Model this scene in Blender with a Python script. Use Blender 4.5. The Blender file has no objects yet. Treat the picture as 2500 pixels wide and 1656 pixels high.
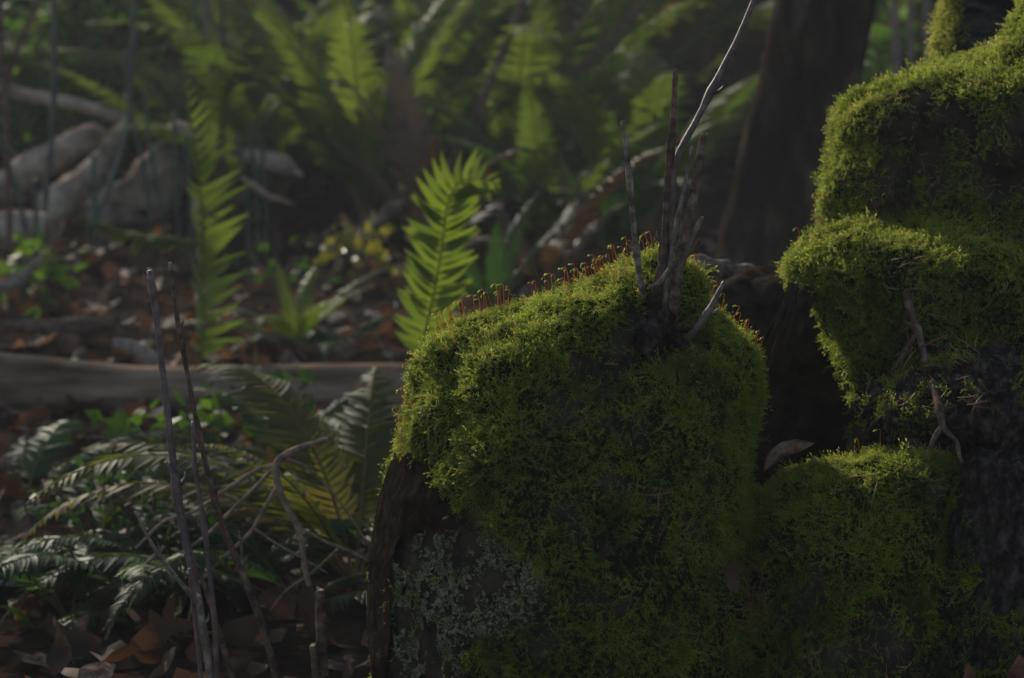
import bpy, bmesh, math, random
import numpy as np
from mathutils import Vector, Matrix, Euler, Quaternion
from mathutils.bvhtree import BVHTree

R = math.radians
random.seed(7)
rng = np.random.default_rng(7)
scene = bpy.context.scene
COL = scene.collection

# ------------------------------------------------------------------ camera
PW, PH = 2500, 1656                      # photograph size, for turning pixels into directions
LENS, SENSOR = 50.0, 23.5
FPX = LENS / SENSOR * PW
PITCH = R(8.0)
CAMZ = 0.60
cam_d = bpy.data.cameras.new('camera')
cam = bpy.data.objects.new('camera', cam_d)
COL.objects.link(cam)
cam.location = (0, 0, CAMZ)
cam.rotation_euler = (R(90) - PITCH, 0, 0)
cam_d.lens = LENS
cam_d.sensor_width = SENSOR
cam_d.clip_start = 0.05
cam_d.clip_end = 500
cam_d.dof.use_dof = True
cam_d.dof.focus_distance = 1.70
cam_d.dof.aperture_fstop = 5.6
cam_d.dof.aperture_blades = 9
scene.camera = cam

# ------------------------------------------------------------------ sky, sun, exposure
SUN_EL, SUN_AZ = R(29), R(-25)           # azimuth from +Y (view direction), negative = left
world = bpy.data.worlds.new('World')
scene.world = world
world.use_nodes = True
wn = world.node_tree.nodes
sky = wn.new('ShaderNodeTexSky')
sky.sky_type = 'NISHITA'
sky.sun_disc = False
sky.sun_elevation = SUN_EL
sky.sun_rotation = SUN_AZ
wn['Background'].inputs['Strength'].default_value = 0.15
world.node_tree.links.new(sky.outputs['Color'], wn['Background'].inputs['Color'])
sun_d = bpy.data.lights.new('sun', 'SUN')
sun_d.energy = 4.3
sun_d.angle = R(0.5)
sun_d.color = (1.0, 0.93, 0.80)
sun = bpy.data.objects.new('sun', sun_d)
COL.objects.link(sun)
SUNV = Vector((math.sin(SUN_AZ) * math.cos(SUN_EL), math.cos(SUN_AZ) * math.cos(SUN_EL), math.sin(SUN_EL)))
sun.rotation_euler = SUNV.to_track_quat('Z', 'Y').to_euler()
scene.view_settings.view_transform = 'Standard'
scene.view_settings.look = 'None'
scene.view_settings.gamma = 1.0
scene.view_settings.exposure = 0.48
scene.view_settings.use_white_balance = True          # the camera's white balance, set for open shade
scene.view_settings.white_balance_temperature = 6750
scene.cycles.max_bounces = 8
scene.cycles.transmission_bounces = 4
scene.cycles.sample_clamp_indirect = 4.0
scene.cycles.use_denoising = True

# ------------------------------------------------------------------ helpers
CP, SP = math.cos(PITCH), math.sin(PITCH)
FWD, UP = np.array([0, CP, -SP]), np.array([0, SP, CP])


def pdir(px, py):
    u, v = (px - PW / 2) / FPX, (PH / 2 - py) / FPX
    return np.array([u, CP + v * SP, -SP + v * CP])


def pix(px, py, d):
    """the point at world depth y = d on the ray through a pixel"""
    r = pdir(px, py)
    return np.array([0, 0, CAMZ]) + r * (d / r[1])


def proj(P):
    Q = np.asarray(P) - np.array([0, 0, CAMZ])
    w = Q @ FWD
    return PW / 2 + FPX * Q[..., 0] / w, PH / 2 - FPX * (Q @ UP) / w


_T = np.random.default_rng(3).random(8192)


def vnoise(P, s, seed=0):
    P = np.asarray(P, float) * s + 100.37 + seed * 17.13
    i = np.floor(P).astype(np.int64)
    f = P - i
    f = f * f * (3 - 2 * f)
    out = 0
    for dx in (0, 1):
        for dy in (0, 1):
            for dz in (0, 1):
                h = _T[((i[..., 0] + dx) * 73856 + (i[..., 1] + dy) * 19349 + (i[..., 2] + dz) * 83492 + seed * 911) % 8192]
                w = (f[..., 0] if dx else 1 - f[..., 0]) * (f[..., 1] if dy else 1 - f[..., 1]) * (f[..., 2] if dz else 1 - f[..., 2])
                out = out + h * w
    return out


def fbm(P, s, seed=0, o=3):
    a, t, r = 1.0, 0, 0
    for k in range(o):
        r = r + a * vnoise(P, s * 2 ** k, seed + k)
        t += a
        a *= .5
    return r / t


def mesh_np(name, V, F, smooth=True, mi=None):
    """V (n,3); F list of faces (or an (m,k) array)"""
    me = bpy.data.meshes.new(name)
    V = np.asarray(V, np.float32)
    if isinstance(F, np.ndarray):
        k = F.shape[1]
        me.vertices.add(len(V)); me.vertices.foreach_set('co', V.ravel())
        me.loops.add(F.size); me.loops.foreach_set('vertex_index', F.astype(np.int32).ravel())
        me.polygons.add(len(F)); me.polygons.foreach_set('loop_start', np.arange(0, F.size, k, dtype=np.int32))
        me.update(calc_edges=True)
    else:
        me.from_pydata([tuple(v) for v in V], [], F)
    if smooth:
        me.polygons.foreach_set('use_smooth', np.ones(len(me.polygons), bool))
    if mi is not None:
        me.polygons.foreach_set('material_index', np.asarray(mi, np.int32))
    me.validate()
    return me


def link(name, me, mat=None, parent=None, loc=None, rot=None, scl=None):
    o = bpy.data.objects.new(name, me)
    COL.objects.link(o)
    if mat is not None and me is not None and not me.materials:
        for m in (mat if isinstance(mat, (list, tuple)) else [mat]):
            me.materials.append(m)
    if parent is not None:
        o.parent = parent
    if loc is not None: o.location = loc
    if rot is not None: o.rotation_euler = rot
    if scl is not None: o.scale = (scl,) * 3 if np.isscalar(scl) else scl
    return o


def tag(o, label=None, cat=None, group=None, kind=None):
    if label: o['label'] = label
    if cat: o['category'] = cat
    if group: o['group'] = group
    if kind: o['kind'] = kind
    return o


def thing(name, label, cat, loc=(0, 0, 0), group=None, rot=None):
    o = bpy.data.objects.new(name, None)
    COL.objects.link(o)
    o.empty_display_size = .02
    o.location = tuple(loc)
    if rot is not None: o.rotation_euler = rot
    return tag(o, label, cat, group)


def spline(P, n):
    """Catmull-Rom through P, n samples"""
    P = np.asarray(P, float)
    if len(P) < 3:
        t = np.linspace(0, 1, n)[:, None]
        return P[0] * (1 - t) + P[-1] * t
    Q = np.vstack([2 * P[0] - P[1], P, 2 * P[-1] - P[-2]])
    ts = np.linspace(0, len(P) - 1 - 1e-6, n)
    k = ts.astype(int); t = (ts - k)[:, None]
    a, b, c, d = Q[k], Q[k + 1], Q[k + 2], Q[k + 3]
    return .5 * (2 * b + (c - a) * t + (2 * a - 5 * b + 4 * c - d) * t * t + (3 * b - a - 3 * c + d) * t ** 3)


def frames(C):
    T = np.gradient(C, axis=0)
    T /= np.linalg.norm(T, axis=1)[:, None] + 1e-12
    u = np.cross(T[0], [0.3, 1, .2]); u /= np.linalg.norm(u)
    U = [u]
    for k in range(1, len(C)):
        u = U[-1] - T[k] * (U[-1] @ T[k]); u /= np.linalg.norm(u); U.append(u)
    U = np.array(U)
    return T, U, np.cross(T, U)


def tube(C, rad, seg=8, bump=0.0, seed=0, bs=60., ends=True):
    C = np.asarray(C, float)
    n = len(C)
    rad = np.interp(np.linspace(0, 1, n), np.linspace(0, 1, len(np.atleast_1d(rad))), np.atleast_1d(rad))
    T, U, W = frames(C)
    a = np.arange(seg) * 2 * math.pi / seg
    off = np.cos(a)[None, :, None] * U[:, None, :] + np.sin(a)[None, :, None] * W[:, None, :]
    V = C[:, None, :] + off * rad[:, None, None]
    if bump:
        nz = fbm(V, bs, seed) - .5
        V = V + off * (rad[:, None] * bump * nz * 2)[..., None]
    V = V.reshape(-1, 3)
    F = []
    for i in range(n - 1):
        for j in range(seg):
            k = (j + 1) % seg
            F.append((i * seg + j, i * seg + k, (i + 1) * seg + k, (i + 1) * seg + j))
    if ends:
        F.append(tuple(range(seg - 1, -1, -1)))
        F.append(tuple((n - 1) * seg + j for j in range(seg)))
    return V, F


def join(parts):
    V, F, o = [], [], 0
    for v, f in parts:
        V.append(np.asarray(v)); F += [tuple(i + o for i in q) for q in f]; o += len(v)
    return np.vstack(V), F


# ------------------------------------------------------------------ materials
def nodes(name):
    m = bpy.data.materials.new(name)
    m.use_nodes = True
    nt = m.node_tree
    return m, nt, nt.nodes['Principled BSDF'], nt.nodes['Material Output']


def noise_node(nt, scale, detail=4, rough=.6, stretch=None):
    tc = nt.nodes.new('ShaderNodeNewGeometry')
    src = tc.outputs['Position']
    if stretch:
        tc = nt.nodes.new('ShaderNodeTexCoord')
        mp = nt.nodes.new('ShaderNodeMapping')
        mp.inputs['Scale'].default_value = stretch
        nt.links.new(tc.outputs['Object'], mp.inputs['Vector'])
        src = mp.outputs['Vector']
    nz = nt.nodes.new('ShaderNodeTexNoise')
    nz.inputs['Scale'].default_value = scale
    nz.inputs['Detail'].default_value = detail
    nz.inputs['Roughness'].default_value = rough
    nt.links.new(src, nz.inputs['Vector'])
    return nz


def ramp(nt, src, stops):
    r = nt.nodes.new('ShaderNodeValToRGB')
    e = r.color_ramp.elements
    while len(e) < len(stops): e.new(.5)
    for k, (p, c) in enumerate(stops):
        e[k].position = p; e[k].color = (*c, 1)
    nt.links.new(src, r.inputs['Fac'])
    return r


def wood(name, c1, c2, c3=None, scale=40, rough=.75, bump=.4, stretch=None, fine=300, spec=.0, deep=.004):
    m, nt, b, out = nodes(name)
    nz = noise_node(nt, scale, 6, .65, stretch)
    st = [(.36, c1), (.52, c2)] + ([(.66, c3)] if c3 else [])
    nt.links.new(ramp(nt, nz.outputs['Fac'], st).outputs['Color'], b.inputs['Base Color'])
    b.inputs['Roughness'].default_value = rough
    b.inputs['Specular IOR Level'].default_value = spec
    n2 = noise_node(nt, fine, 5, .7, stretch)
    ad = nt.nodes.new('ShaderNodeMath'); ad.operation = 'ADD'
    nt.links.new(nz.outputs['Fac'], ad.inputs[0]); nt.links.new(n2.outputs['Fac'], ad.inputs[1])
    bp = nt.nodes.new('ShaderNodeBump')
    bp.inputs['Strength'].default_value = bump
    bp.inputs['Distance'].default_value = deep
    nt.links.new(ad.outputs[0], bp.inputs['Height'])
    nt.links.new(bp.outputs['Normal'], b.inputs['Normal'])
    return m


def leafy(name, stops, trans=.45, tcol=None, rough=.45, spec=.5, scale=25, rnd=True, rw=.6, patch=None, tip=False):
    """leaf: glossy front, light passing through; the colour drifts between pieces"""
    m, nt, b, out = nodes(name)
    nz = noise_node(nt, scale, 3)
    src = nz.outputs['Fac']
    if rnd:
        oi = nt.nodes.new('ShaderNodeObjectInfo')
        mx = nt.nodes.new('ShaderNodeMix')
        mx.inputs[0].default_value = rw
        nt.links.new(nz.outputs['Fac'], mx.inputs[2]); nt.links.new(oi.outputs['Random'], mx.inputs[3])
        src = mx.outputs[0]
    if tip:
        ta = nt.nodes.new('ShaderNodeAttribute'); ta.attribute_name = 'tip'
        tm_ = nt.nodes.new('ShaderNodeMix'); tm_.inputs[0].default_value = .42
        nt.links.new(src, tm_.inputs[2]); nt.links.new(ta.outputs['Fac'], tm_.inputs[3])
        src = tm_.outputs[0]
    col = ramp(nt, src, stops)
    if patch:                                              # dead or other-species patches
        pn = noise_node(nt, 17, 3)
        pr = ramp(nt, pn.outputs['Fac'], [(.52, (0, 0, 0)), (.64, (.75, .75, .75))])
        pm = nt.nodes.new('ShaderNodeMix'); pm.data_type = 'RGBA'
        nt.links.new(pr.outputs['Color'], pm.inputs[0]); nt.links.new(col.outputs['Color'], pm.inputs[6])
        pm.inputs[7].default_value = (*patch, 1)
        colo = pm.outputs[2]
    else:
        colo = col.outputs['Color']
    nt.links.new(colo, b.inputs['Base Color'])
    b.inputs['Roughness'].default_value = rough
    b.inputs['Specular IOR Level'].default_value = spec
    t = nt.nodes.new('ShaderNodeBsdfTranslucent')
    tm = nt.nodes.new('ShaderNodeMix'); tm.data_type = 'RGBA'; tm.blend_type = 'MULTIPLY'
    tm.inputs[0].default_value = 1
    tm.inputs[7].default_value = (*(tcol or (1.5, 1.5, .7)), 1)
    nt.links.new(colo, tm.inputs[6])
    nt.links.new(tm.outputs[2], t.inputs['Color'])
    ms = nt.nodes.new('ShaderNodeMixShader'); ms.inputs[0].default_value = trans
    nt.links.new(b.outputs[0], ms.inputs[1]); nt.links.new(t.outputs[0], ms.inputs[2])
    nt.links.new(ms.outputs[0], out.inputs['Surface'])
    return m


M = {}
M['core'] = wood('stump_wood', (.012, .010, .008), (.035, .026, .019), (.055, .042, .03), 60, .85, .5)
M['bark_brown'] = wood('smooth_brown_bark', (.007, .005, .004), (.017, .011, .008), (.036, .025, .018), 90, .8, .5, fine=700)
M['dark_wood'] = wood('weathered_dark_wood', (.020, .017, .017), (.072, .063, .062), (.16, .14, .135), 26, .75, 1.0, (1, 1, 3.2), 320)
M['root_wood'] = wood('cracked_root_wood', (.014, .010, .009), (.060, .047, .041), (.16, .128, .11), 85, .85, 1.0, (1.6, 1.6, .8), 420, deep=.008)
M['undermat'] = wood('moss_mat', (.006, .006, .004), (.012, .014, .005), (.022, .026, .008), 220, .9, .8)
M['moss'] = leafy('moss_leaf', [(.15, (.020, .038, .005)), (.40, (.080, .125, .011)), (.62, (.185, .240, .030)), (.88, (.38, .38, .095))], .5, (1.45, 1.35, .8), .5, .2, 40, rw=.62, patch=(.072, .075, .016), tip=True)
M['moss_gold'] = leafy('pale_sunlit_moss_leaf', [(.1, (.12, .15, .032)), (.5, (.225, .255, .065)), (.9, (.33, .29, .10))], .6, (1.4, 1.35, .85), .6, .12, 40, rw=.5, tip=True)  # paler moss; on crest and flank its gold stands in for sunlight
M['lichen'] = leafy('crust_lichen', [(.2, (.042, .042, .022)), (.5, (.115, .113, .062)), (.85, (.23, .22, .13))], .1, (1, 1, 1), .85, .2, 60)
M['seta'] = leafy('moss_stalk', [(.2, (.42, .13, .03)), (.8, (.40, .20, .04))], .5, (1.5, 1.2, .8), .4, .5, 300)
M['capsule'] = leafy('moss_capsule', [(.2, (.34, .40, .04)), (.8, (.55, .52, .09))], .5, (1.4, 1.4, .8), .25, .6, 300)
M['stem_grey'] = wood('grey_twig_bark', (.07, .052, .042), (.17, .13, .105), (.30, .24, .20), 120, .6, .5, fine=900)
M['stem_brown'] = wood('brown_twig_bark', (.045, .028, .022), (.12, .075, .058), (.22, .15, .115), 110, .6, .5, fine=900)
M['stem_purple'] = wood('purple_twig_bark', (.04, .025, .024), (.095, .058, .056), (.17, .115, .10), 90, .5, .3, fine=900, spec=.5)
M['stem_pale'] = wood('pale_twig_bark', (.09, .075, .062), (.19, .16, .135), (.28, .24, .20), 130, .7, .5, fine=900)
M['cut'] = wood('cut_wood', (.22, .17, .11), (.38, .30, .20), None, 300, .8, .4, fine=1200)
M['tan'] = wood('tan_root_bark', (.10, .07, .05), (.24, .17, .125), (.34, .255, .19), 90, .6, .35, fine=600)
M['log'] = wood('bleached_log', (.045, .030, .020), (.24, .165, .112), (.45, .335, .24), 16, .7, .9, (.12, 1, 1), 60, deep=.012)
M['snag'] = wood('pale_driftwood', (.09, .068, .05), (.36, .28, .215), (.56, .46, .37), 14, .8, 1.0, None, 70, deep=.02)
M['white_wood'] = wood('white_wood', (.22, .21, .21), (.42, .41, .42), (.55, .54, .55), 12, .35, .3, (.2, 1, 1), 60, .6)
M['trunk'] = wood('dark_tree_bark', (.010, .007, .005), (.028, .020, .014), (.075, .058, .042), 20, .85, 1.0, (1, 1, .4), 70, deep=.02)
M['soil'] = wood('forest_soil', (.010, .007, .005), (.026, .017, .012), (.05, .032, .022), 14, 1.0, 1.0, None, 90)
M['fern'] = leafy('fern_leaf', [(.15, (.030, .054, .014)), (.55, (.055, .088, .019)), (.9, (.090, .110, .024))], .55, (1.65, 1.55, .7), .55, .08, 6)
M['fern_deep'] = leafy('deep_fern_leaf', [(.15, (.014, .036, .014)), (.55, (.026, .060, .020)), (.9, (.045, .085, .024))], .42, (1.6, 1.6, .7), .52, .10, 6)
M['ground_leaf'] = leafy('ground_leaf', [(.1, (.014, .036, .012)), (.55, (.028, .062, .016)), (.95, (.05, .09, .02))], .42, (1.5, 1.5, .6), .5, .12, 8, rw=.3)
M['fern_bright'] = leafy('young_fern_leaf', [(.15, (.050, .085, .014)), (.6, (.085, .125, .018)), (.95, (.12, .15, .026))], .55, (1.5, 1.45, .7), .5, .35, 6)
M['fern_old'] = leafy('old_fern_leaf', [(.2, (.05, .06, .016)), (.55, (.075, .085, .02)), (.9, (.12, .085, .03))], .5, (1.5, 1.4, .7), .55, .15, 8)
M['fern_brown'] = leafy('withered_fern_leaf', [(.2, (.03, .018, .011)), (.6, (.06, .036, .02)), (.9, (.10, .06, .032))], .3, (1.4, 1.2, .8), .6, .3, 8)
M['rachis'] = wood('fern_stalk', (.07, .06, .02), (.13, .09, .035), None, 40, .5, .1)
M['rush'] = leafy('rush_stem', [(.2, (.010, .034, .022)), (.8, (.022, .058, .034))], .1, (1, 1, 1), .4, .5, 30)
M['shrub'] = leafy('shrub_leaf', [(.1, (.025, .06, .014)), (.55, (.055, .11, .018)), (.95, (.10, .15, .022))], .5, (1.6, 1.6, .6), .5, .2, 5, rw=.3)
M['shrub_yel'] = leafy('yellow_leaf', [(.1, (.10, .11, .018)), (.55, (.16, .15, .022)), (.95, (.22, .13, .03))], .5, (1.5, 1.4, .6), .35, .5, 5, rw=.3)
M['crown'] = leafy('crown_leaf', [(.2, (.02, .045, .012)), (.8, (.05, .085, .018))], .3, (1.4, 1.4, .6), .5, .4, 3)
M['dead_leaf'] = leafy('dead_leaf', [(.05, (.030, .018, .012)), (.4, (.070, .040, .026)), (.7, (.115, .060, .035)), (.95, (.17, .12, .09))], .3, (1.4, 1.1, .7), .7, .12, 7, rw=.75)
M['dead_pale'] = leafy('pale_dead_leaf', [(.38, (.055, .036, .026)), (.52, (.15, .10, .072)), (.66, (.24, .17, .125))], .12, (1.4, 1.1, .8), .8, .0, 70, rw=.0)
M['dead_pink'] = leafy('russet_dead_leaf', [(.36, (.08, .038, .026)), (.52, (.16, .076, .050)), (.66, (.22, .115, .075))], .22, (1.4, 1.1, .8), .8, .0, 60, rw=.0)
M['needle'] = leafy('dead_needle', [(.1, (.12, .045, .022)), (.6, (.23, .10, .045)), (.95, (.33, .17, .08))], .15, (1.3, 1, .7), .5, .4, 90)
M['moss_bark'] = wood('mossy_bark', (.03, .04, .008), (.09, .10, .016), (.16, .155, .03), 25, .9, .9, None, 120)

# ------------------------------------------------------------------ ground
def zg(x, y):
    x, y = np.asarray(x, float), np.asarray(y, float)
    b = np.where(y < 3.4, 0, .045 * (y - 3.4))
    b = np.where(y > 6.5, .14 + .22 * (y - 6.5), b)
    b = np.where(y > 16, .14 + .22 * 9.5 + .06 * (y - 16), b)
    P = np.stack([x, y, x * 0], -1)
    k = np.clip((y - 3.3) / 2, .12, 1)
    b = b + k * ((fbm(P, 1.1, 5) - .5) * .14 + (fbm(P, 6, 9) - .5) * .035)
    s = np.clip((x + .02) / .15, 0, 1) * np.clip((2.3 - y) / .3, 0, 1)
    return b + .07 * s


def axis(lo, hi, a, b, st, grow=1.25):
    c = list(np.arange(a, b + 1e-6, st))
    s, v = st, b
    while v < hi: s *= grow; v += s; c.append(v)
    s, v = st, a
    while v > lo: s *= grow; v -= s; c.insert(0, v)
    return np.array(c)


gx, gy = axis(-90, 90, -2.2, 2.2, .05), axis(-25, 110, 1.0, 8.5, .05)
GX, GY = np.meshgrid(gx, gy)
V = np.stack([GX, GY, zg(GX, GY)], -1).reshape(-1, 3)
ny, nx = GX.shape
ii = (np.arange(ny - 1)[:, None] * nx + np.arange(nx - 1)[None, :]).ravel()
ground = link('ground', mesh_np('ground', V, np.stack([ii, ii + 1, ii + nx + 1, ii + nx], 1)), M['soil'])
tag(ground, 'dark brown forest floor rising gently into a ferny slope', None, None, 'structure')


def gpt(px, d):
    x = (px - PW / 2) / FPX * d / CP * 1.0
    return np.array([x, d, float(zg(x, d))])


# ------------------------------------------------------------------ lumps: volumes lofted through silhouette rows, then fused
def loft(rows, d0, seg=40, p=2.15):
    """rows: (photo y, left x, right x, front thickness, back thickness) at depth d0"""
    ys = [r[0] for r in rows]
    yy = np.linspace(ys[0], ys[-1], max(12, int((ys[-1] - ys[0]) / 14)))
    cols = [np.interp(yy, ys, [r[k] for r in rows]) for k in (1, 2, 3, 4)]
    a = np.arange(seg) * 2 * math.pi / seg
    c, s = np.cos(a), np.sin(a)
    ex = np.sign(c) * np.abs(c) ** (2 / p)
    ey = np.sign(s) * np.abs(s) ** (2 / p)
    V = []
    for y, l, r, f, b in zip(yy, *cols):
        L, Rr = pix(l, y, d0), pix(r, y, d0)
        cx, hx = (L[0] + Rr[0]) / 2, (Rr[0] - L[0]) / 2
        Y = d0 + np.where(ey < 0, ey * f, ey * b)
        V.append(np.stack([cx + hx * ex, Y, np.full(seg, L[2])], 1))
    n = len(V)
    F = [(i * seg + j, i * seg + (j + 1) % seg, (i + 1) * seg + (j + 1) % seg, (i + 1) * seg + j) for i in range(n - 1) for j in range(seg)]
    F += [tuple(range(seg)), tuple((n - 1) * seg + j for j in range(seg - 1, -1, -1))]
    return np.vstack(V), F


def fuse(name, vols, voxel=.006, smooth=3, noise=((14, .02), (45, .007)), seed=0, inset=0):
    V, F = join(vols)
    me = mesh_np(name + '_raw', V, F)
    bm = bmesh.new(); bm.from_mesh(me); bmesh.ops.recalc_face_normals(bm, faces=bm.faces); bm.to_mesh(me); bm.free()
    o = bpy.data.objects.new(name + '_raw', me); COL.objects.link(o)
    md = o.modifiers.new('r', 'REMESH'); md.mode = 'VOXEL'; md.voxel_size = voxel
    if smooth:
        ms = o.modifiers.new('s', 'SMOOTH'); ms.iterations = smooth; ms.factor = .5
    dg = bpy.context.evaluated_depsgraph_get()
    ev = bpy.data.meshes.new_from_object(o.evaluated_get(dg))
    bpy.data.objects.remove(o); bpy.data.meshes.remove(me)
    n = len(ev.vertices)
    co = np.empty(n * 3, np.float32); ev.vertices.foreach_get('co', co); co = co.reshape(-1, 3).astype(float)
    no = np.empty(n * 3, np.float32); ev.vertices.foreach_get('normal', no); no = no.reshape(-1, 3)
    co -= no * inset
    for k, (s, a) in enumerate(noise):
        co += no * ((fbm(co, s, seed + 10 * k) - .5) * 2 * a)[:, None]
    ev.vertices.foreach_set('co', co.astype(np.float32).ravel())
    ev.polygons.foreach_set('use_smooth', np.ones(len(ev.polygons), bool))
    ev.update(); ev.name = name
    return ev


def tri_data(me):
    me.calc_loop_triangles()
    t = np.empty(len(me.loop_triangles) * 3, np.int32); me.loop_triangles.foreach_get('vertices', t); t = t.reshape(-1, 3)
    co = np.empty(len(me.vertices) * 3, np.float32); me.vertices.foreach_get('co', co); co = co.reshape(-1, 3).astype(float)
    no = np.empty(len(me.vertices) * 3, np.float32); me.vertices.foreach_get('normal', no); no = no.reshape(-1, 3).astype(float)
    return co, no, t


def sample(me, dens):
    """random points on a mesh, dens per m2"""
    co, no, t = tri_data(me)
    A, B, C = co[t[:, 0]], co[t[:, 1]], co[t[:, 2]]
    ar = .5 * np.linalg.norm(np.cross(B - A, C - A), axis=1)
    n = int(ar.sum() * dens)
    k = rng.choice(len(t), n, p=ar / ar.sum())
    u, v = rng.random(n), rng.random(n)
    f = u + v > 1; u[f], v[f] = 1 - u[f], 1 - v[f]
    w = 1 - u - v
    P = A[k] * w[:, None] + B[k] * u[:, None] + C[k] * v[:, None]
    N = no[t[k, 0]] * w[:, None] + no[t[k, 1]] * u[:, None] + no[t[k, 2]] * v[:, None]
    return P, N / (np.linalg.norm(N, axis=1)[:, None] + 1e-9)


def inside(px, py, poly):
    poly = np.asarray(poly, float)
    r = np.zeros(len(px), bool)
    j = len(poly) - 1
    for i in range(len(poly)):
        xi, yi, xj, yj = *poly[i], *poly[j]
        c = ((yi > py) != (yj > py)) & (px < (xj - xi) * (py - yi) / (yj - yi + 1e-9) + xi)
        r ^= c; j = i
    return r


# ------------------------------------------------------------------ moss shoots (instanced through geometry nodes)
def shoot_mesh(name, L, n, leaf, seed, branch=0, curl=.4):
    r = np.random.default_rng(seed)
    V, F = [], []

    def axis_(o, d, L, n, leaf, curl):
        d = d / np.linalg.norm(d)
        side = np.cross(d, [0.2, .3, 1.]); side /= np.linalg.norm(side)
        bend = np.cross(side, d) * curl * r.choice([-1, 1])
        pts = [o + d * L * t + bend * L * t * t for t in np.linspace(0, 1, n + 1)]
        for k in range(n):
            t = pts[k + 1] - pts[k]; t /= np.linalg.norm(t)
            a = k * 2.4 + r.random() * .8
            u = np.cross(t, [0.31, .8, .4]); u /= np.linalg.norm(u); w = np.cross(t, u)
            out = math.cos(a) * u + math.sin(a) * w
            lk = leaf * (1 - .45 * k / n) * r.uniform(.8, 1.2)
            tip = pts[k] + (t * .78 + out * .62) * lk
            mid = pts[k] + (t * .40 + out * .36) * lk
            sd = np.cross(out, t) * lk * .24
            b = len(V)
            V.extend([pts[k], mid + sd, tip, mid - sd]); F.append((b, b + 1, b + 2, b + 3))
        # the closed bud at the tip
        b = len(V); t = pts[-1] - pts[-2]; t /= np.linalg.norm(t)
        s = np.cross(t, [.5, .1, .8]); s /= np.linalg.norm(s)
        q = pts[-2]
        V.extend([q, q + t * leaf * .5 + s * leaf * .22, q + t * leaf * 1.15, q + t * leaf * .5 - s * leaf * .22]); F.append((b, b + 1, b + 2, b + 3))
        return pts

    pts = axis_(np.zeros(3), np.array([0, 0, 1.]), L, n, leaf, curl)
    for k in range(branch):
        q = pts[int((k + 1) / (branch + 1.2) * n)]
        s = 1 if k % 2 else -1
        axis_(q, np.array([s * 1.0, r.uniform(-.3, .3), .75]), L * r.uniform(.32, .45), max(5, n // 3), leaf * .85, .25)
    me = mesh_np(name, np.array(V), F)
    at = me.attributes.new('tip', 'FLOAT', 'POINT')
    Z = np.linalg.norm(np.array(V), axis=1) / L
    leafpos = np.tile([0., .35, 1., .35], len(V) // 4)
    at.data.foreach_set('value', np.clip(.65 * Z + .35 * leafpos, 0, 1).astype(np.float32))
    return me


shoots = bpy.data.collections.new('moss_shoots')
for k, (L, n, lf, br, cu) in enumerate([(.0075, 15, .0020, 0, .35), (.009, 17, .0020, 3, .3), (.0115, 20, .0021, 5, .35), (.006, 12, .0019, 0, .6), (.010, 18, .0019, 4, .5), (.008, 15, .0022, 2, .2)]):
    me = shoot_mesh('moss_shoot', L, n, lf, 40 + k, br, cu)
    me.materials.append(M['moss'])
    shoots.objects.link(bpy.data.objects.new('moss_shoot_%d' % k, me))
gold = bpy.data.collections.new('moss_shoots_gold')
for k, (L, n, lf, br, cu) in enumerate([(.0085, 15, .0021, 2, .35), (.010, 17, .0020, 3, .5), (.0065, 12, .0020, 0, .5)]):
    me = shoot_mesh('moss_shoot_gold', L, n, lf, 60 + k, br, cu)
    me.materials.append(M['moss_gold'])
    gold.objects.link(bpy.data.objects.new('moss_shoot_gold_%d' % k, me))


def flake_mesh(seed):
    r = np.random.default_rng(seed)
    V, F = [], []
    for q in range(5):
        o = np.array([r.uniform(-1, 1), r.uniform(-1, 1), r.uniform(0, .3)]) * .0035
        n = 8
        a = np.arange(n) * 2 * math.pi / n + r.random()
        rr = r.uniform(.6, 1.3, n) * .0021
        b = len(V)
        V.append(o + [0, 0, .0007])
        tilt = r.uniform(-.5, .5, 2)
        for k in range(n):
            x, y = rr[k] * math.cos(a[k]), rr[k] * math.sin(a[k])
            V.append(o + np.array([x, y, tilt[0] * x + tilt[1] * y + r.uniform(0, .0011)]))
        F += [(b, b + 1 + k, b + 1 + (k + 1) % n) for k in range(n)]
    return mesh_np('lichen_flake', np.array(V), F, smooth=False)


flakes = bpy.data.collections.new('lichen_flakes')
for k in range(4):
    me = flake_mesh(80 + k); me.materials.append(M['lichen'])
    flakes.objects.link(bpy.data.objects.new('lichen_flake_%d' % k, me))


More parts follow.
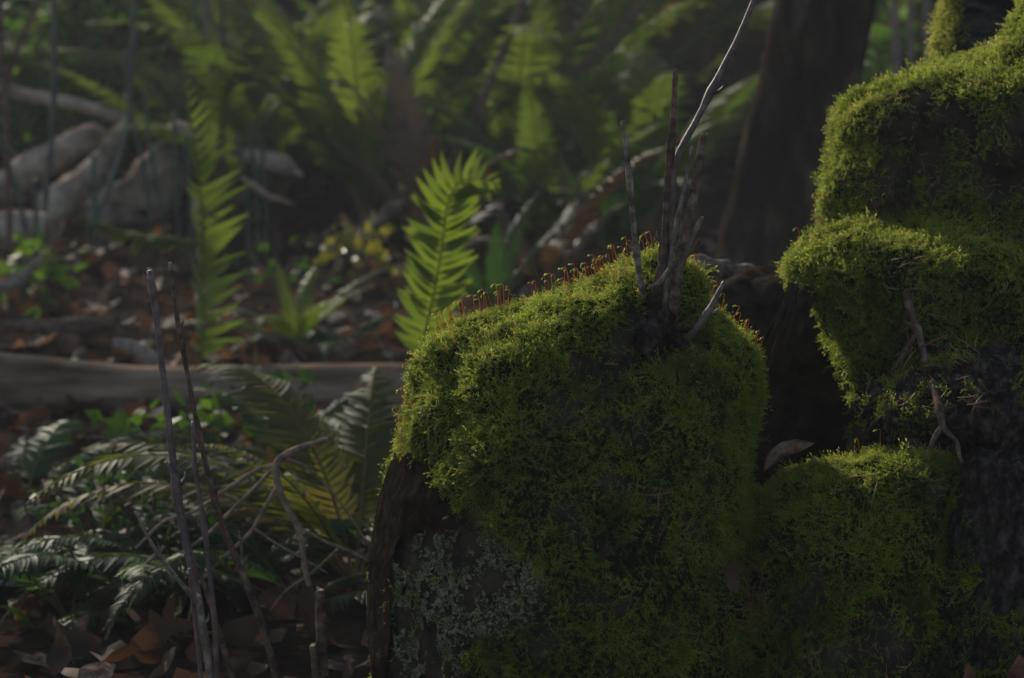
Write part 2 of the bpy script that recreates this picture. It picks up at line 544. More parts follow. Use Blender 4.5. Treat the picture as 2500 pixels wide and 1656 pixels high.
def instancer_tree(name, coll):
    ng = bpy.data.node_groups.new(name, 'GeometryNodeTree')
    ng.interface.new_socket('Geometry', in_out='INPUT', socket_type='NodeSocketGeometry')
    ng.interface.new_socket('Geometry', in_out='OUTPUT', socket_type='NodeSocketGeometry')
    N, Lk = ng.nodes, ng.links
    gi, go = N.new('NodeGroupInput'), N.new('NodeGroupOutput')

    def attr(nm, typ):
        a = N.new('GeometryNodeInputNamedAttribute'); a.data_type = typ; a.inputs['Name'].default_value = nm
        return a.outputs['Attribute']
    sep = N.new('GeometryNodeSeparateGeometry'); sep.domain = 'POINT'
    Lk.new(gi.outputs[0], sep.inputs['Geometry'])
    Lk.new(attr('is_shoot', 'BOOLEAN'), sep.inputs['Selection'])
    ci = N.new('GeometryNodeCollectionInfo')
    ci.inputs['Collection'].default_value = coll
    ci.inputs['Separate Children'].default_value = True
    ci.inputs['Reset Children'].default_value = True
    ip = N.new('GeometryNodeInstanceOnPoints')
    ip.inputs['Pick Instance'].default_value = True
    Lk.new(sep.outputs['Selection'], ip.inputs['Points'])
    Lk.new(ci.outputs[0], ip.inputs['Instance'])
    Lk.new(attr('pick', 'INT'), ip.inputs['Instance Index'])
    er = N.new('FunctionNodeEulerToRotation')
    Lk.new(attr('turn', 'FLOAT_VECTOR'), er.inputs[0])
    Lk.new(er.outputs[0], ip.inputs['Rotation'])
    Lk.new(attr('size', 'FLOAT'), ip.inputs['Scale'])
    jn = N.new('GeometryNodeJoinGeometry')
    Lk.new(sep.outputs['Inverted'], jn.inputs[0])
    Lk.new(ip.outputs[0], jn.inputs[0])
    Lk.new(jn.outputs[0], go.inputs[0])
    return ng


NG_MOSS, NG_GOLD, NG_LICHEN = instancer_tree('moss_grow', shoots), instancer_tree('moss_gold_grow', gold), instancer_tree('lichen_grow', flakes)


def eulers(D, spin):
    """XYZ eulers that turn +Z to D, spun about D"""
    z = D / np.linalg.norm(D, axis=1)[:, None]
    ref = np.where(np.abs(z[:, 2:3]) > .9, np.array([[1., 0, 0]]), np.array([[0, 0, 1.]]))
    x = np.cross(ref, z); x /= np.linalg.norm(x, axis=1)[:, None]
    y = np.cross(z, x)
    c, s = np.cos(spin)[:, None], np.sin(spin)[:, None]
    x, y = x * c + y * s, y * c - x * s
    ry = -np.arcsin(np.clip(x[:, 2], -1, 1))
    return np.stack([np.arctan2(y[:, 2], z[:, 2]), ry, np.arctan2(x[:, 1], x[:, 0])], 1)


def carpet(name, parent, P, D, size, npick, tree, mat, mat_me=None, label=None):
    """one stuff part: an underlying mat (optional mesh) plus instanced shoots at points P"""
    n = len(P)
    V, F = P, []
    nb = 0
    if mat_me is not None:
        bv, bf = mat_me
        V = np.vstack([bv, P]); nb = len(bv); F = bf
    me = bpy.data.meshes.new(name)
    me.vertices.add(len(V)); me.vertices.foreach_set('co', V.astype(np.float32).ravel())
    if len(F):
        F = np.asarray(F, np.int32)
        me.loops.add(F.size); me.loops.foreach_set('vertex_index', F.ravel())
        me.polygons.add(len(F)); me.polygons.foreach_set('loop_start', np.arange(0, F.size, 3, dtype=np.int32))
        me.polygons.foreach_set('use_smooth', np.ones(len(F), bool))
    me.update(calc_edges=True)

    def put(nm, typ, key, arr, w):
        a = me.attributes.new(nm, typ, 'POINT')
        full = np.zeros((len(V), w), arr.dtype); full[nb:] = arr.reshape(n, w)
        a.data.foreach_set(key, full.ravel())
    put('is_shoot', 'BOOLEAN', 'value', np.ones(n, bool), 1)
    put('pick', 'INT', 'value', rng.integers(0, npick, n).astype(np.int32), 1)
    put('size', 'FLOAT', 'value', size.astype(np.float32), 1)
    put('turn', 'FLOAT_VECTOR', 'vector', eulers(D, rng.random(n) * 6.283).astype(np.float32), 3)
    o = link(name, me, mat, parent)
    o['kind'] = 'stuff'
    if label: o['label'] = label
    md = o.modifiers.new('grow', 'NODES'); md.node_group = tree
    return o


def grow_moss(me, parent, mask, dens=150000, lift=.5, hang=.25, size=(.65, 1.25), name='moss', off=.0015, tree=NG_MOSS, npick=6, mat_cover=True, tint=None):
    P, N = sample(me, dens)
    # thin out what faces away from everything in view a little
    keep = rng.random(len(P)) < mask(P, N)
    P, N = P[keep], N[keep]
    n = len(P)
    T = rng.normal(size=(n, 3)); T -= N * (T * N).sum(1)[:, None]; T /= np.linalg.norm(T, axis=1)[:, None]
    flow = np.stack([vnoise(P, 28, 51) - .5, vnoise(P, 28, 52) - .5, vnoise(P, 28, 53) - .5], 1) * 2.6
    D = N * lift + T * .65 + flow * .7 + np.array([0, 0, -1.0]) * (hang * np.clip(1 - N[:, 2] * 1.6, 0, 1))[:, None]
    dn = (D * N).sum(1)
    D += N * np.clip(.14 - dn, 0, 1)[:, None]
    sz = rng.uniform(*size, n) * (.55 + .9 * vnoise(P, 55, 77))
    tri = None
    if mat_cover:
        co, no, t = tri_data(me)
        kv = mask(co, no)
        kt = kv[t].min(1) > .35
        tri = (co + no * off, t[kt])
        used = np.unique(tri[1]); mp = np.zeros(len(co), int); mp[used] = np.arange(len(used))
        tri = (tri[0][used], mp[tri[1]])
    return carpet(name, parent, P + N * off * .7, D, sz, npick, tree, M['undermat'], tri)


# ------------------------------------------------------------------ the front mossy stump
D0 = 1.78
main_rows = [(632, 1575, 1655, .018, .02), (648, 1520, 1690, .034, .03), (672, 1468, 1712, .05, .045), (698, 1418, 1722, .064, .055), (728, 1345, 1735, .08, .065),
             (760, 1272, 1762, .095, .075), (790, 1195, 1788, .108, .085), (818, 1125, 1806, .119, .09), (850, 1082, 1822, .130, .10), (890, 1062, 1830, .141, .105),
             (950, 1042, 1834, .155, .11), (1030, 1022, 1826, .167, .115), (1120, 1004, 1815, .176, .12), (1170, 972, 1828, .180, .12), (1270, 942, 1845, .186, .12),
             (1370, 934, 1860, .190, .12), (1530, 934, 1872, .195, .12), (1656, 936, 1882, .198, .12), (1990, 920, 1910, .20, .12)]
ridge_rows = [(1126, 2190, 2318, .02, .03), (1142, 2050, 2328, .04, .045), (1162, 1962, 2318, .055, .055), (1184, 1905, 2312, .065, .06), (1230, 1845, 2300, .08, .06),
              (1300, 1830, 2275, .095, .06), (1450, 1820, 2255, .115, .06), (1656, 1800, 2245, .13, .06), (1990, 1780, 2245, .14, .06)]
root_rows = [(1092, 2402, 2468, .012, .02), (1106, 2372, 2520, .03, .035), (1150, 2338, 2590, .045, .045), (1230, 2300, 2650, .06, .05), (1400, 2235, 2700, .08, .05),
             (1656, 2190, 2740, .10, .05), (1990, 2180, 2760, .11, .05)]
stump_me = fuse('stump_core', [loft(main_rows, D0), loft(ridge_rows, 1.72), ], .006, 4, ((7, .012), (20, .011), (55, .007)), 2, .000)
co, no, t = tri_data(stump_me)
px, py = proj(co)
for (hx, hy, hr, dep) in [(1590, 835, 60, .030), (1660, 815, 35, .018), (1430, 915, 50, .018), (1500, 890, 45, .012), (1105, 930, 26, .012), (1120, 1010, 30, .010), (1560, 1190, 60, .010), (1330, 1130, 60, .008)]:
    g = np.exp(-((px - hx) ** 2 + (py - hy) ** 2) / (2 * hr * hr)) * (co[:, 1] < 1.78)
    co -= no * (g * dep)[:, None]
stump_me.vertices.foreach_set('co', co.astype(np.float32).ravel()); stump_me.update()
root_me = fuse('root_core', [loft(root_rows, 1.70)], .0035, 3, ((16, .010), (60, .004), (140, .0015)), 31)
stump = thing('mossy_stump', 'rounded mossy stump with cut twigs sprouting from its top', 'stump', (.05, 1.76, .03))


def keep_world(o, parent):
    o.parent = parent
    o.matrix_parent_inverse = Matrix.Translation(-Vector(parent.location))
    return o


core = keep_world(link('wood_core', stump_me, M['core']), stump)
BARK = [(985, 1105), (1050, 1120), (1065, 1190), (1130, 1250), (1140, 1290), (1100, 1330), (1060, 1310), (980, 1335), (900, 1345), (880, 1200)]
LICH = [(880, 1330), (985, 1320), (1080, 1290), (1180, 1290), (1270, 1330), (1330, 1430), (1310, 1520), (1230, 1540), (1140, 1570), (1110, 1700), (880, 1700)]
HOLLOW = [(1500, 775), (1540, 745), (1640, 780), (1680, 800), (1650, 850), (1580, 880), (1545, 930), (1440, 950), (1370, 920), (1400, 880), (1480, 860)]
RBARK = [(2255, 1270), (2330, 1150), (2700, 1000), (2700, 1800), (1950, 1800), (1980, 1560), (2230, 1480)]


def soft(px, py, poly, P, s=.5):
    nz = (fbm(P, 90, 21) - .5)
    nz2 = (fbm(P, 90, 23) - .5)
    return inside(px + nz * 110 * s, py + nz2 * 110 * s, poly)


def stump_mask(P, N):
    px, py = proj(P)
    front = N[:, 1] < .35
    m = np.full(len(P), 1.0)
    m[soft(px, py, BARK, P, .55) & front] = 0
    m[soft(px, py, LICH, P) & front] = .03
    m[soft(px, py, HOLLOW, P, 1.0) & front] = .06
    m[inside(px, py, [(1540, 790), (1640, 770), (1690, 800), (1680, 860), (1590, 885), (1530, 860)]) & front] = .02
    sp = soft(px, py, [(1980, 1560), (2240, 1450), (2300, 1800), (1850, 1800), (1900, 1600)], P, 1.5) & front
    m[sp] = .3
    bare = fbm(P, 38, 61) > .655
    m[bare & front] *= .25
    m[(fbm(P, 16, 63) < .36)] *= .45
    m[(N[:, 1] > .6) & (N[:, 2] < .5)] *= .35
    m[P[:, 2] < .03] = 0
    return m


moss = keep_world(grow_moss(stump_me, None, stump_mask, 190000, .28, .3, (.45, .85)), stump)
keep_world(grow_moss(stump_me, None, lambda P, N: stump_mask(P, N) * (fbm(P, 45, 66) > .44), 42000, .22, .4, (.75, 1.25), 'feather_moss', .0030, NG_MOSS, 6, False), stump)


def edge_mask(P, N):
    """looser, longer shoots with sunlight put into their golden colour, on crest and left flank"""
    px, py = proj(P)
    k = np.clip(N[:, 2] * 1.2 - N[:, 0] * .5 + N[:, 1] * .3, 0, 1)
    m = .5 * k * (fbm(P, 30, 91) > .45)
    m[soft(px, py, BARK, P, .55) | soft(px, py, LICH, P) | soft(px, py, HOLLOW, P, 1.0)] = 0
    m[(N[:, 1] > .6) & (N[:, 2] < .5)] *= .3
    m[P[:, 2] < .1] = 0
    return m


keep_world(grow_moss(stump_me, None, lambda P, N: stump_mask(P, N) * (fbm(P, 24, 68) > .42), 13000, .22, .45, (.7, 1.3), 'pale_moss', .0042, NG_GOLD, 3, False), stump)['label'] = 'scattered paler moss shoots across the stump face'
gmoss = keep_world(grow_moss(stump_me, None, edge_mask, 110000, .45, .1, (.5, .85), 'golden_moss', .002, NG_GOLD, 3, False), stump)
gmoss['label'] = 'golden green moss shoots along the crest, sunlight put into their colour'

# bark plate on the left shoulder (a shell lifted off the core)
co, no, t = tri_data(stump_me)
px, py = proj(co)
kb = inside(px + (fbm(co, 60, 25) - .5) * 90, py + (fbm(co, 60, 26) - .5) * 90, [(960, 1070), (1075, 1100), (1100, 1190), (1190, 1260), (1160, 1330), (1060, 1340), (1000, 1360), (965, 1700), (860, 1700), (860, 1200)]) & (no[:, 1] < .8)
kt = kb[t].all(1)
used = np.unique(t[kt]); mp = np.zeros(len(co), int); mp[used] = np.arange(len(used))
bv, bt = (co + no * .004)[used], mp[t[kt]]
ed = np.unique(np.sort(np.vstack([bt[:, :2], bt[:, 1:], bt[:, [2, 0]]]), axis=1), axis=0)
dg_ = np.bincount(ed.ravel(), minlength=len(bv))[:, None]
for it in range(14):
    ac = np.zeros_like(bv); np.add.at(ac, ed[:, 0], bv[ed[:, 1]]); np.add.at(ac, ed[:, 1], bv[ed[:, 0]])
    bv = .5 * bv + .5 * ac / dg_
bv = bv + no[used] * (.003 + .003 * (fbm(bv, 60, 44)[:, None] - .5))
keep_world(link('bark', mesh_np('bark', bv, bt), M['bark_brown']), stump)['label'] = 'bare smooth brown bark on the left shoulder'
# lichen crust
P, N = sample(stump_me, 560000)
px, py = proj(P)
ok = inside(px + (fbm(P, 90, 21) - .5) * 60, py + (fbm(P, 90, 23) - .5) * 60, LICH) & (N[:, 1] < .75) & (P[:, 2] > 0)
ok &= (fbm(P, 60, 33, 5) + .05 * np.clip((py - 1300) / 350, 0, 1) > .515) & (fbm(P, 260, 35, 2) > .40)
P, N = P[ok], N[ok]
keep_world(carpet('lichen', None, P + N * .0022, N + rng.normal(size=N.shape) * .35, rng.uniform(.10, .38, len(P)) * (.6 + .9 * vnoise(P, 120, 7)), 4, NG_LICHEN, M['lichen']), stump)['label'] = 'pale grey green crust lichen on the lower left face'

BVH = {}


def bvh_of(*mes):
    V, F, o = [], [], 0
    for me in mes:
        c, n_, t = tri_data(me)
        V += [Vector(v) for v in c]; F += [tuple(int(i) + o for i in q) for q in t]; o += len(c)
    return BVHTree.FromPolygons(V, F)


# ------------------------------------------------------------------ the bare root at the right
root = thing('dark_root', 'dark bare root with thin moss tufts beside the mossy ridge', 'root', (.36, 1.70, .03))
keep_world(link('wood_core', root_me, M['root_wood']), root)


def root_mask(P, N):
    px, py = proj(P)
    m = (fbm(P, 34, 71) > .56) * np.clip((py - 1230) / 120, 0, 1) * .55
    m = m * (N[:, 1] < .5) * (P[:, 2] > .04)
    return m


keep_world(grow_moss(root_me, None, root_mask, 150000, .5, .35, (.7, 1.25), 'moss_tufts', .0015, NG_MOSS, 6, False), root)

# ------------------------------------------------------------------ the rotten stump behind, right
up_rows = [(-330, 2640, 3100, .08, .1), (-150, 2590, 3050, .1, .1), (-40, 2550, 3050, .11, .12), (40, 2500, 3050, .12, .12), (100, 2445, 3050, .125, .12), (150, 2330, 3050, .13, .12), (190, 2212, 3050, .13, .11),
           (222, 2138, 3050, .13, .11), (270, 2062, 3050, .125, .11), (300, 2037, 3050, .125, .11), (400, 2022, 3050, .125, .11), (450, 2012, 3050, .125, .11), (520, 2026, 3050, .12, .11), (620, 2040, 3050, .12, .11)]
ledge_rows = [(546, 2075, 3000, .03, .05), (562, 1992, 3000, .06, .08), (590, 1962, 3000, .085, .10), (640, 1942, 3000, .10, .11), (672, 1940, 3000, .105, .11), (705, 1972, 3000, .10, .11),
              (760, 1995, 3000, .10, .11), (850, 2020, 3000, .095, .11), (900, 2060, 3000, .08, .11), (1000, 2060, 3000, .05, .11), (1250, 2060, 3000, .03, .11)]
slab_rows = [(850, 2380, 3000, .03, .06), (880, 2260, 3000, .06, .06), (915, 2130, 3000, .09, .06), (950, 2085, 3000, .10, .06), (1000, 2070, 3000, .105, .06), (1035, 2095, 3000, .10, .06), (1062, 2170, 3000, .07, .06), (1075, 2300, 3000, .03, .06)]
wall_rows = [(668, 1800, 2150, .02, .05), (700, 1750, 2200, .04, .06), (800, 1720, 2200, .05, .06), (1000, 1700, 2200, .05, .06), (1300, 1690, 2200, .05, .06), (1700, 1690, 2200, .05, .06)]
rot_me = fuse('rotten_core', [loft(up_rows, 2.04), loft(ledge_rows, 1.92)], .007, 4, ((8, .020), (22, .017), (70, .006)), 12, .004)
slab_me = fuse('slab_core', [loft(slab_rows, 1.80)], .0035, 1, ((14, .012), (45, .006)), 17)


def grain(me, st, s, a, seed):
    co, no, t = tri_data(me)
    q = fbm(co * np.array(st), s, seed, 4)
    co += no * ((np.abs(q - .5) * 4 - .5) * a)[:, None]
    me.vertices.foreach_set('co', co.astype(np.float32).ravel()); me.update()


grain(slab_me, (.35, 1, 2.2), 45, .010, 18)
grain(root_me, (1.6, 1.6, .4), 40, .009, 19)
grain(root_me, (1.2, 1.2, .6), 130, .003, 29)
wall_me = fuse('wall_core', [loft(wall_rows, 2.08)], .007, 2, ((12, .02), (50, .010)), 22)
rot = thing('rotten_stump', 'big rotten stump draped in moss with a mossy ledge and dark hollow', 'stump', (.45, 2.0, .03))
keep_world(link('wood_core', rot_me, M['core']), rot)
keep_world(link('broken_slab', slab_me, M['root_wood']), rot)['label'] = 'dark fissured slab of bare wood under the mossy ledge'
keep_world(link('hollow_wall', wall_me, M['core']), rot)


def rot_mask(P, N):
    px, py = proj(P)
    m = np.ones(len(P))
    bare = soft(px, py, [(2180, 230), (2300, 210), (2420, 260), (2560, 300), (2560, 470), (2380, 430), (2200, 350), (2130, 300)], P, 1.6)
    m[bare] = .10
    fr_ = (px > 2125) & (py > 225) & (py < 535) & (N[:, 1] < -.1)
    m[fr_ & (fbm(P, 30, 83) > .47)] *= .22
    m[fbm(P, 34, 81) > .62] *= .3
    low = soft(px, py, [(1900, 700), (1990, 715), (2050, 830), (2080, 905), (2500, 870), (3000, 900), (3000, 1500), (1900, 1500)], P, .8)
    m[low] = .06
    rb = soft(px, py, [(2330, 540), (2600, 530), (2600, 640), (2450, 620)], P, .8)
    m[rb] = .25
    m[(N[:, 1] > .6) & (N[:, 2] < .4)] *= .4
    m[(px > 2600) & (N[:, 1] > 0)] *= .3
    m[px > 2750] = 0
    return m


keep_world(grow_moss(rot_me, None, rot_mask, 150000, .32, .4, (.55, 1.05)), rot)
keep_world(grow_moss(rot_me, None, lambda P, N: rot_mask(P, N) * (fbm(P, 40, 67) > .45), 36000, .25, .55, (.9, 1.5), 'feather_moss', .0030, NG_MOSS, 6, False), rot)


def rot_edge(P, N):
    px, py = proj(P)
    k = np.clip(N[:, 2] * 1.0 - N[:, 0] * .9 + N[:, 1] * .2, 0, 1)  # follows the sun's direction, so the moss colour carries the sunlight
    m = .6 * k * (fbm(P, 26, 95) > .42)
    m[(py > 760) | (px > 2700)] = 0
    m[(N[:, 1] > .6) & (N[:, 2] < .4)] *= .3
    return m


keep_world(grow_moss(rot_me, None, lambda P, N: rot_mask(P, N) * (fbm(P, 24, 69) > .42), 9000, .22, .55, (.8, 1.4), 'pale_moss', .0042, NG_GOLD, 3, False), rot)['label'] = 'scattered paler moss shoots'
keep_world(grow_moss(rot_me, None, rot_edge, 110000, .5, .2, (.6, 1.05), 'golden_moss', .002, NG_GOLD, 3, False), rot)['label'] = 'golden green moss on the left flank and shoulder, sunlight put into its colour'


def slab_mask(P, N):
    return (fbm(P, 40, 85) > .58) * .4 * (N[:, 1] < .5) * np.clip(N[:, 2] + .75, 0, 1)


keep_world(grow_moss(slab_me, None, slab_mask, 110000, .5, .35, (.7, 1.2), 'moss_tufts', .0015, NG_MOSS, 6, False), rot)
# splintered wood at the mouth of the hollow
for k in range(11):
    a = pix(1935 + k * 6 + rng.uniform(-8, 8), 700 + rng.uniform(-20, 60), 1.86 + .004 * k)
    b = a + np.array([-.012 - rng.uniform(0, .02), -.004, -.03 - rng.uniform(0, .05)])
    Vt, Ft = tube(spline([a, (a + b) / 2 + rng.normal(size=3) * .003, b], 8), [.0035, .003, .0012], 5, .5, k, 200)
    keep_world(link('splinter', mesh_np('splinter', Vt, Ft), M['core']), rot)

HIT = bvh_of(stump_me, root_me, rot_me, slab_me, wall_me)
HIT_S = bvh_of(stump_me)


def hit(px, py, tree=None, step=3, tries=130):
    """where the ray through a pixel first meets the stumps; slides down the picture to find the crest"""
    tree = tree or HIT
    o = Vector((0, 0, CAMZ))
    for k in range(tries):
        d = Vector(pdir(px, py + k * step)).normalized()
        loc, n_, i, t_ = tree.ray_cast(o, d)
        if loc is not None:
            return np.array(loc), np.array(n_)
    return None, None


# ------------------------------------------------------------------ sporophytes
def seta_mesh(seed):
    r = np.random.default_rng(seed)
    h = .013 + r.uniform(-.003, .003)
    lean = r.uniform(-.003, .003)
    C = [(0, 0, -.003), (lean * .4, 0, h * .5), (lean, 0, h * .92), (lean - .0012, 0, h * 1.02), (lean - .0026, 0, h * .97)]
    V, F = tube(spline(C, 12), [.00027, .00024, .0002], 5)
    return mesh_np('sporophyte', V, F), (lean - .0026, 0, h * .97)


def capsule_mesh():
    C = np.array([(0, 0, 0), (-.0007, 0, -.0004), (-.0014, 0, -.0013), (-.0017, 0, -.0024), (-.0017, 0, -.0030)])
    V, F = tube(spline(C, 9), [.00025, .0005, .00062, .0005, .00015], 6)
    return mesh_np('capsule', V, F)


CAPS = capsule_mesh(); CAPS.materials.append(M['capsule'])
SETA = [seta_mesh(200 + k) for k in range(7)]
for me, _ in SETA: me.materials.append(M['seta'])
spots = []
for x0, x1, n in [(1070, 1136, 15), (1160, 1192, 5), (1205, 1240, 7), (1300, 1312, 2), (1335, 1360, 3), (1382, 1412, 6), (1420, 1440, 4), (1448, 1480, 9), (1488, 1505, 4), (1512, 1545, 4), (1580, 1600, 4), (1676, 1692, 3), (1756, 1762, 1), (1778, 1790, 2), (1806, 1850, 9)]:
    for x in np.linspace(x0, x1, n): spots.append((x + rng.uniform(-4, 4), 560, HIT_S, 0))
for y in (850, 900, 935, 985, 1010, 1040, 1065): spots.append((-1, y, HIT_S, 0))
for x, y in [(1455, 690), (1480, 705), (1512, 700), (1535, 690), (1690, 690), (1702, 700), (1712, 715), (1725, 690), (1738, 705), (1700, 680), (1500, 720), (1395, 745), (1340, 735), (1090, 880), (1110, 860)]: spots.append((x, y, HIT_S, 0))
for x in (1958, 2003, 2010, 2052, 2060, 2068, 2100, 2120, 2150, 2165): spots.append((x, 520, HIT, 1))
for x in (2098, 2104, 2150, 2190, 2196): spots.append((x, 1090, HIT_S, 2))
sp_n = 0
for x, y, tree, who in spots:
    if x < 0:
        xs = 880
        while hit(xs, y, tree, 0, 1)[0] is None and xs < 1300: xs += 3
        x = xs + 2
    Pt, Nt = hit(x, y, tree)
    if Pt is None: continue
    me, tip = SETA[sp_n % 7]
    up = Vector(Nt * .45 + np.array([0, 0, 1]) + rng.normal(size=3) * .14).normalized()
    q = up.to_track_quat('Z', 'X')
    s = link('sporophyte', me)
    s.rotation_mode = 'QUATERNION'
    # heads nod to the left, towards the light, give or take
    s.rotation_quaternion = Vector((0, 0, 1)).rotation_difference(up) @ Quaternion((0, 0, 1), random.uniform(-.9, .9))
    s.location = Pt + np.array(up) * .006
    k = random.uniform(.65, 1.1)
    s.scale = (k, k, k)
    par = rot if who == 1 else stump
    keep_world(s, par)
    c = link('capsule', CAPS, parent=s)
    c.location = tip
    c.rotation_euler = (0, random.uniform(-.3, .9), 0)
    sp_n += 1

# ------------------------------------------------------------------ twigs
def pathpts(pts, d):
    """pts (px, py[, depth])"""
    return [pix(p[0], p[1], p[2] if len(p) > 2 else d) for p in pts]


def rough_cut(V, seg, amp, r):
    V = V.copy()
    return V


def stem(name, parent, pts, d, rpx, mat, seg=8, n=None, bump=.14, seed=0, knots=(), cut=True, jitter=.0):
    C = pathpts(pts, d)
    dm = np.mean([c[1] for c in C])
    rr = np.atleast_1d(rpx) / FPX * dm
    n = n or max(10, 5 * len(pts))
    S = spline(C, n)
    S = S + (np.stack([vnoise(S, 40, seed + 3), vnoise(S, 40, seed + 4), vnoise(S, 40, seed + 5)], 1) - .5) * rr.mean() * jitter
    rad = np.interp(np.linspace(0, 1, n), np.linspace(0, 1, len(rr)), rr)
    for kt in knots:                                       # nodes: swollen rings along the twig
        rad *= 1 + .5 * np.exp(-((np.linspace(0, 1, n) - kt) * n / 1.1) ** 2)
    V, F = tube(S, rad, seg, bump, seed, 220)
    o = keep_world(link(name, mesh_np(name, V, F), M[mat]), parent)
    for j, kt in enumerate(knots):                         # a dry bud at each node
        q = int(kt * (n - 1)); T = S[min(q + 1, n - 1)] - S[q]; T /= np.linalg.norm(T)
        sd = np.cross(T, [0, 1, .2]); sd /= np.linalg.norm(sd); sd *= (-1) ** j
        b0 = S[q] + sd * rad[q] * .7
        Vb, Fb = tube(spline([b0, b0 + sd * rad[q] * .9 - T * rad[q] * .8, b0 + sd * rad[q] * 1.2 - T * rad[q] * 2.2], 6), [rad[q] * .45, rad[q] * .4, rad[q] * .08], 6)
        ob = link('bud', mesh_np('bud', Vb, Fb), M[mat]); ob.parent = o
    if cut:                                                # the pale cut face at the tip, ragged
        T = S[0] - S[1]; T /= np.linalg.norm(T)
        r0 = rad[0] * .86
        u = np.cross(T, [.2, .9, .3]); u /= np.linalg.norm(u); w = np.cross(T, u)
        a = np.arange(9) * 2 * math.pi / 9
        rim = [S[0] + T * .0003 + r0 * (math.cos(q) * u + math.sin(q) * w) + T * rng.uniform(0, rad[0] * .9) for q in a]
        Vc = np.array(rim + [S[0] + T * rad[0] * .3])
        Fc = [(i, (i + 1) % 9, 9) for i in range(9)]
        ob = link('cut_end', mesh_np('cut_end', Vc, Fc, False), M['cut'])
        ob.parent = o
    return o


ct, _ = hit(1600, 775, HIT_S)
DT = ct[1] - .004
shrub = thing('cut_shrub', 'cluster of cut bare twigs growing from the moss on the stump top', 'shrub', pix(1605, 800, DT))
SB = [
    ('stem', [(1520, 298), (1535, 420), (1548, 560), (1560, 660), (1572, 728), (1585, 770)], [5.5, 7, 8, 9], 'stem_grey', (.22, .5)),
    ('stem', [(1649, 172), (1643, 300), (1630, 450), (1622, 600), (1606, 700), (1596, 785)], [7, 8, 9, 11, 16], 'stem_brown', (.3, .62)),
    ('stem', [(1875, -90), (1812, 70), (1757, 180), (1700, 295), (1652, 388), (1641, 480), (1634, 590), (1618, 690), (1604, 790)], [6, 7, 8, 8.5, 8.5, 10, 14], 'stem_purple', (.3,)),
    ('stem', [(1691, 357), (1668, 470), (1648, 570), (1634, 660), (1622, 740)], [3.5, 5, 6, 6], 'stem_pale', (.4,)),
    ('stem', [(1718, 332), (1695, 470), (1671, 590), (1652, 680), (1646, 740), (1626, 815)], [10, 12, 13, 14, 18], 'stem_brown', (.45,)),
    ('stem', [(1713, 533), (1700, 560), (1684, 596), (1670, 628)], [5, 6, 6, 5], 'stem_grey', ()),
    ('stem', [(1583, 703), (1612, 688), (1634, 660), (1648, 620)], [4, 7, 8, 7], 'stem_grey', ()),
    ('stem', [(1768, 688), (1746, 730), (1720, 775), (1690, 815), (1655, 845)], [5, 7, 9, 11], 'stem_purple', (.45,)),
]
for k, (nm, pts, r, m, kn) in enumerate(SB):
    dd = DT + [.004, -.002, .010, -.004, -.012, -.012, -.018, -.010][k]
    pts = [(x, y, dd) for x, y in pts[:-1]] + [(pts[-1][0], pts[-1][1] + 12, dd + (.035 if k not in (3, 5, 6) else 0))]   # rooted in the stump
    stem(nm, shrub, pts, dd, r, m, 9, None, .16, 300 + k, kn)
for k, (pts, r) in enumerate([([(1600, 720), (1596, 780), (1585, 830), (1570, 870)], [14, 24, 30, 20]), ([(1628, 760), (1620, 800), (1600, 840), (1590, 890)], [16, 22, 22, 12]), ([(1590, 780), (1550, 795), (1515, 800)], [16, 12, 7]),
                              ([(1630, 800), (1660, 830), (1680, 850)], [12, 11, 7]), ([(1600, 800), (1560, 850), (1540, 890)], [16, 12, 6]), ([(1640, 790), (1670, 800), (1690, 805)], [9, 7, 4])]):
    stem('root', shrub, pts, DT - .008, np.array(r) * .95, 'root_wood', 12, None, .5, 330 + k, (), False, 1.6)

# left foreground twigs
LT = thing('bare_shrub', 'bare purple brown twigs cut at their tips, rising before the log', 'shrub', (-.26, 1.86, float(zg(-.26, 1.86))))
for k, (pts, r, m, kn, d) in enumerate([
    ([(366, 660), (385, 800), (402, 950), (424, 1135), (440, 1250), (475, 1420), (500, 1560), (530, 1760)], [8.5, 10, 11, 13, 13, 12], 'stem_purple', (.5, .05), 1.86),
    ([(404, 1128), (414, 1142), (426, 1152)], [5, 6, 7], 'stem_purple', (), 1.855),
    ([(452, 1128), (444, 1136), (430, 1146)], [4, 5, 6], 'stem_grey', (), 1.855),
    ([(415, 643), (430, 760), (455, 900), (480, 1030), (506, 1150), (546, 1290), (600, 1420), (650, 1560), (705, 1780)], [5.5, 7, 7, 8, 10, 11, 11], 'stem_brown', (.18, .4, .55), 1.88),
    ([(470, 1030), (478, 1150), (495, 1255), (512, 1400), (526, 1550), (535, 1780)], [5, 6, 7, 8, 9], 'stem_purple', (.2, .45), 1.84),
    ([(330, 1250), (375, 1335), (418, 1395), (462, 1448), (480, 1475)], [4, 6, 7, 7], 'stem_grey', (.3,), 1.83),
    ([(486, 1455), (496, 1540), (512, 1640), (522, 1780)], [9, 9, 10, 11], 'stem_grey', (.3,), 1.825),
    ([(462, 1388), (466, 1440), (474, 1500), (486, 1600), (500, 1760)], [3.5, 5, 7, 8], 'stem_purple', (), 1.835),
    ([(585, 1300), (593, 1370), (602, 1440)], [3, 4.5, 6], 'stem_grey', (.5,), 1.878),
    ([(478, 1440), (480, 1380), (540, 1560), (600, 1780)], [3, 5, 9, 11], 'stem_brown', (), 1.90),
]):
    stem('stem', LT, pts, d, np.array(r) * .85, m, 9, None, .14, 400 + k, kn)
ST = thing('twig_stub', 'pair of short brown broken stubs beside the lichen covered stump', 'twig', (*gpt(785, 1.90)[:2], float(zg(-.165, 1.90))))
stem('stem', ST, [(781, 1442), (785, 1560), (793, 1780)], 1.90, [11, 14, 15], 'stem_brown', 9, 16, .25, 430)
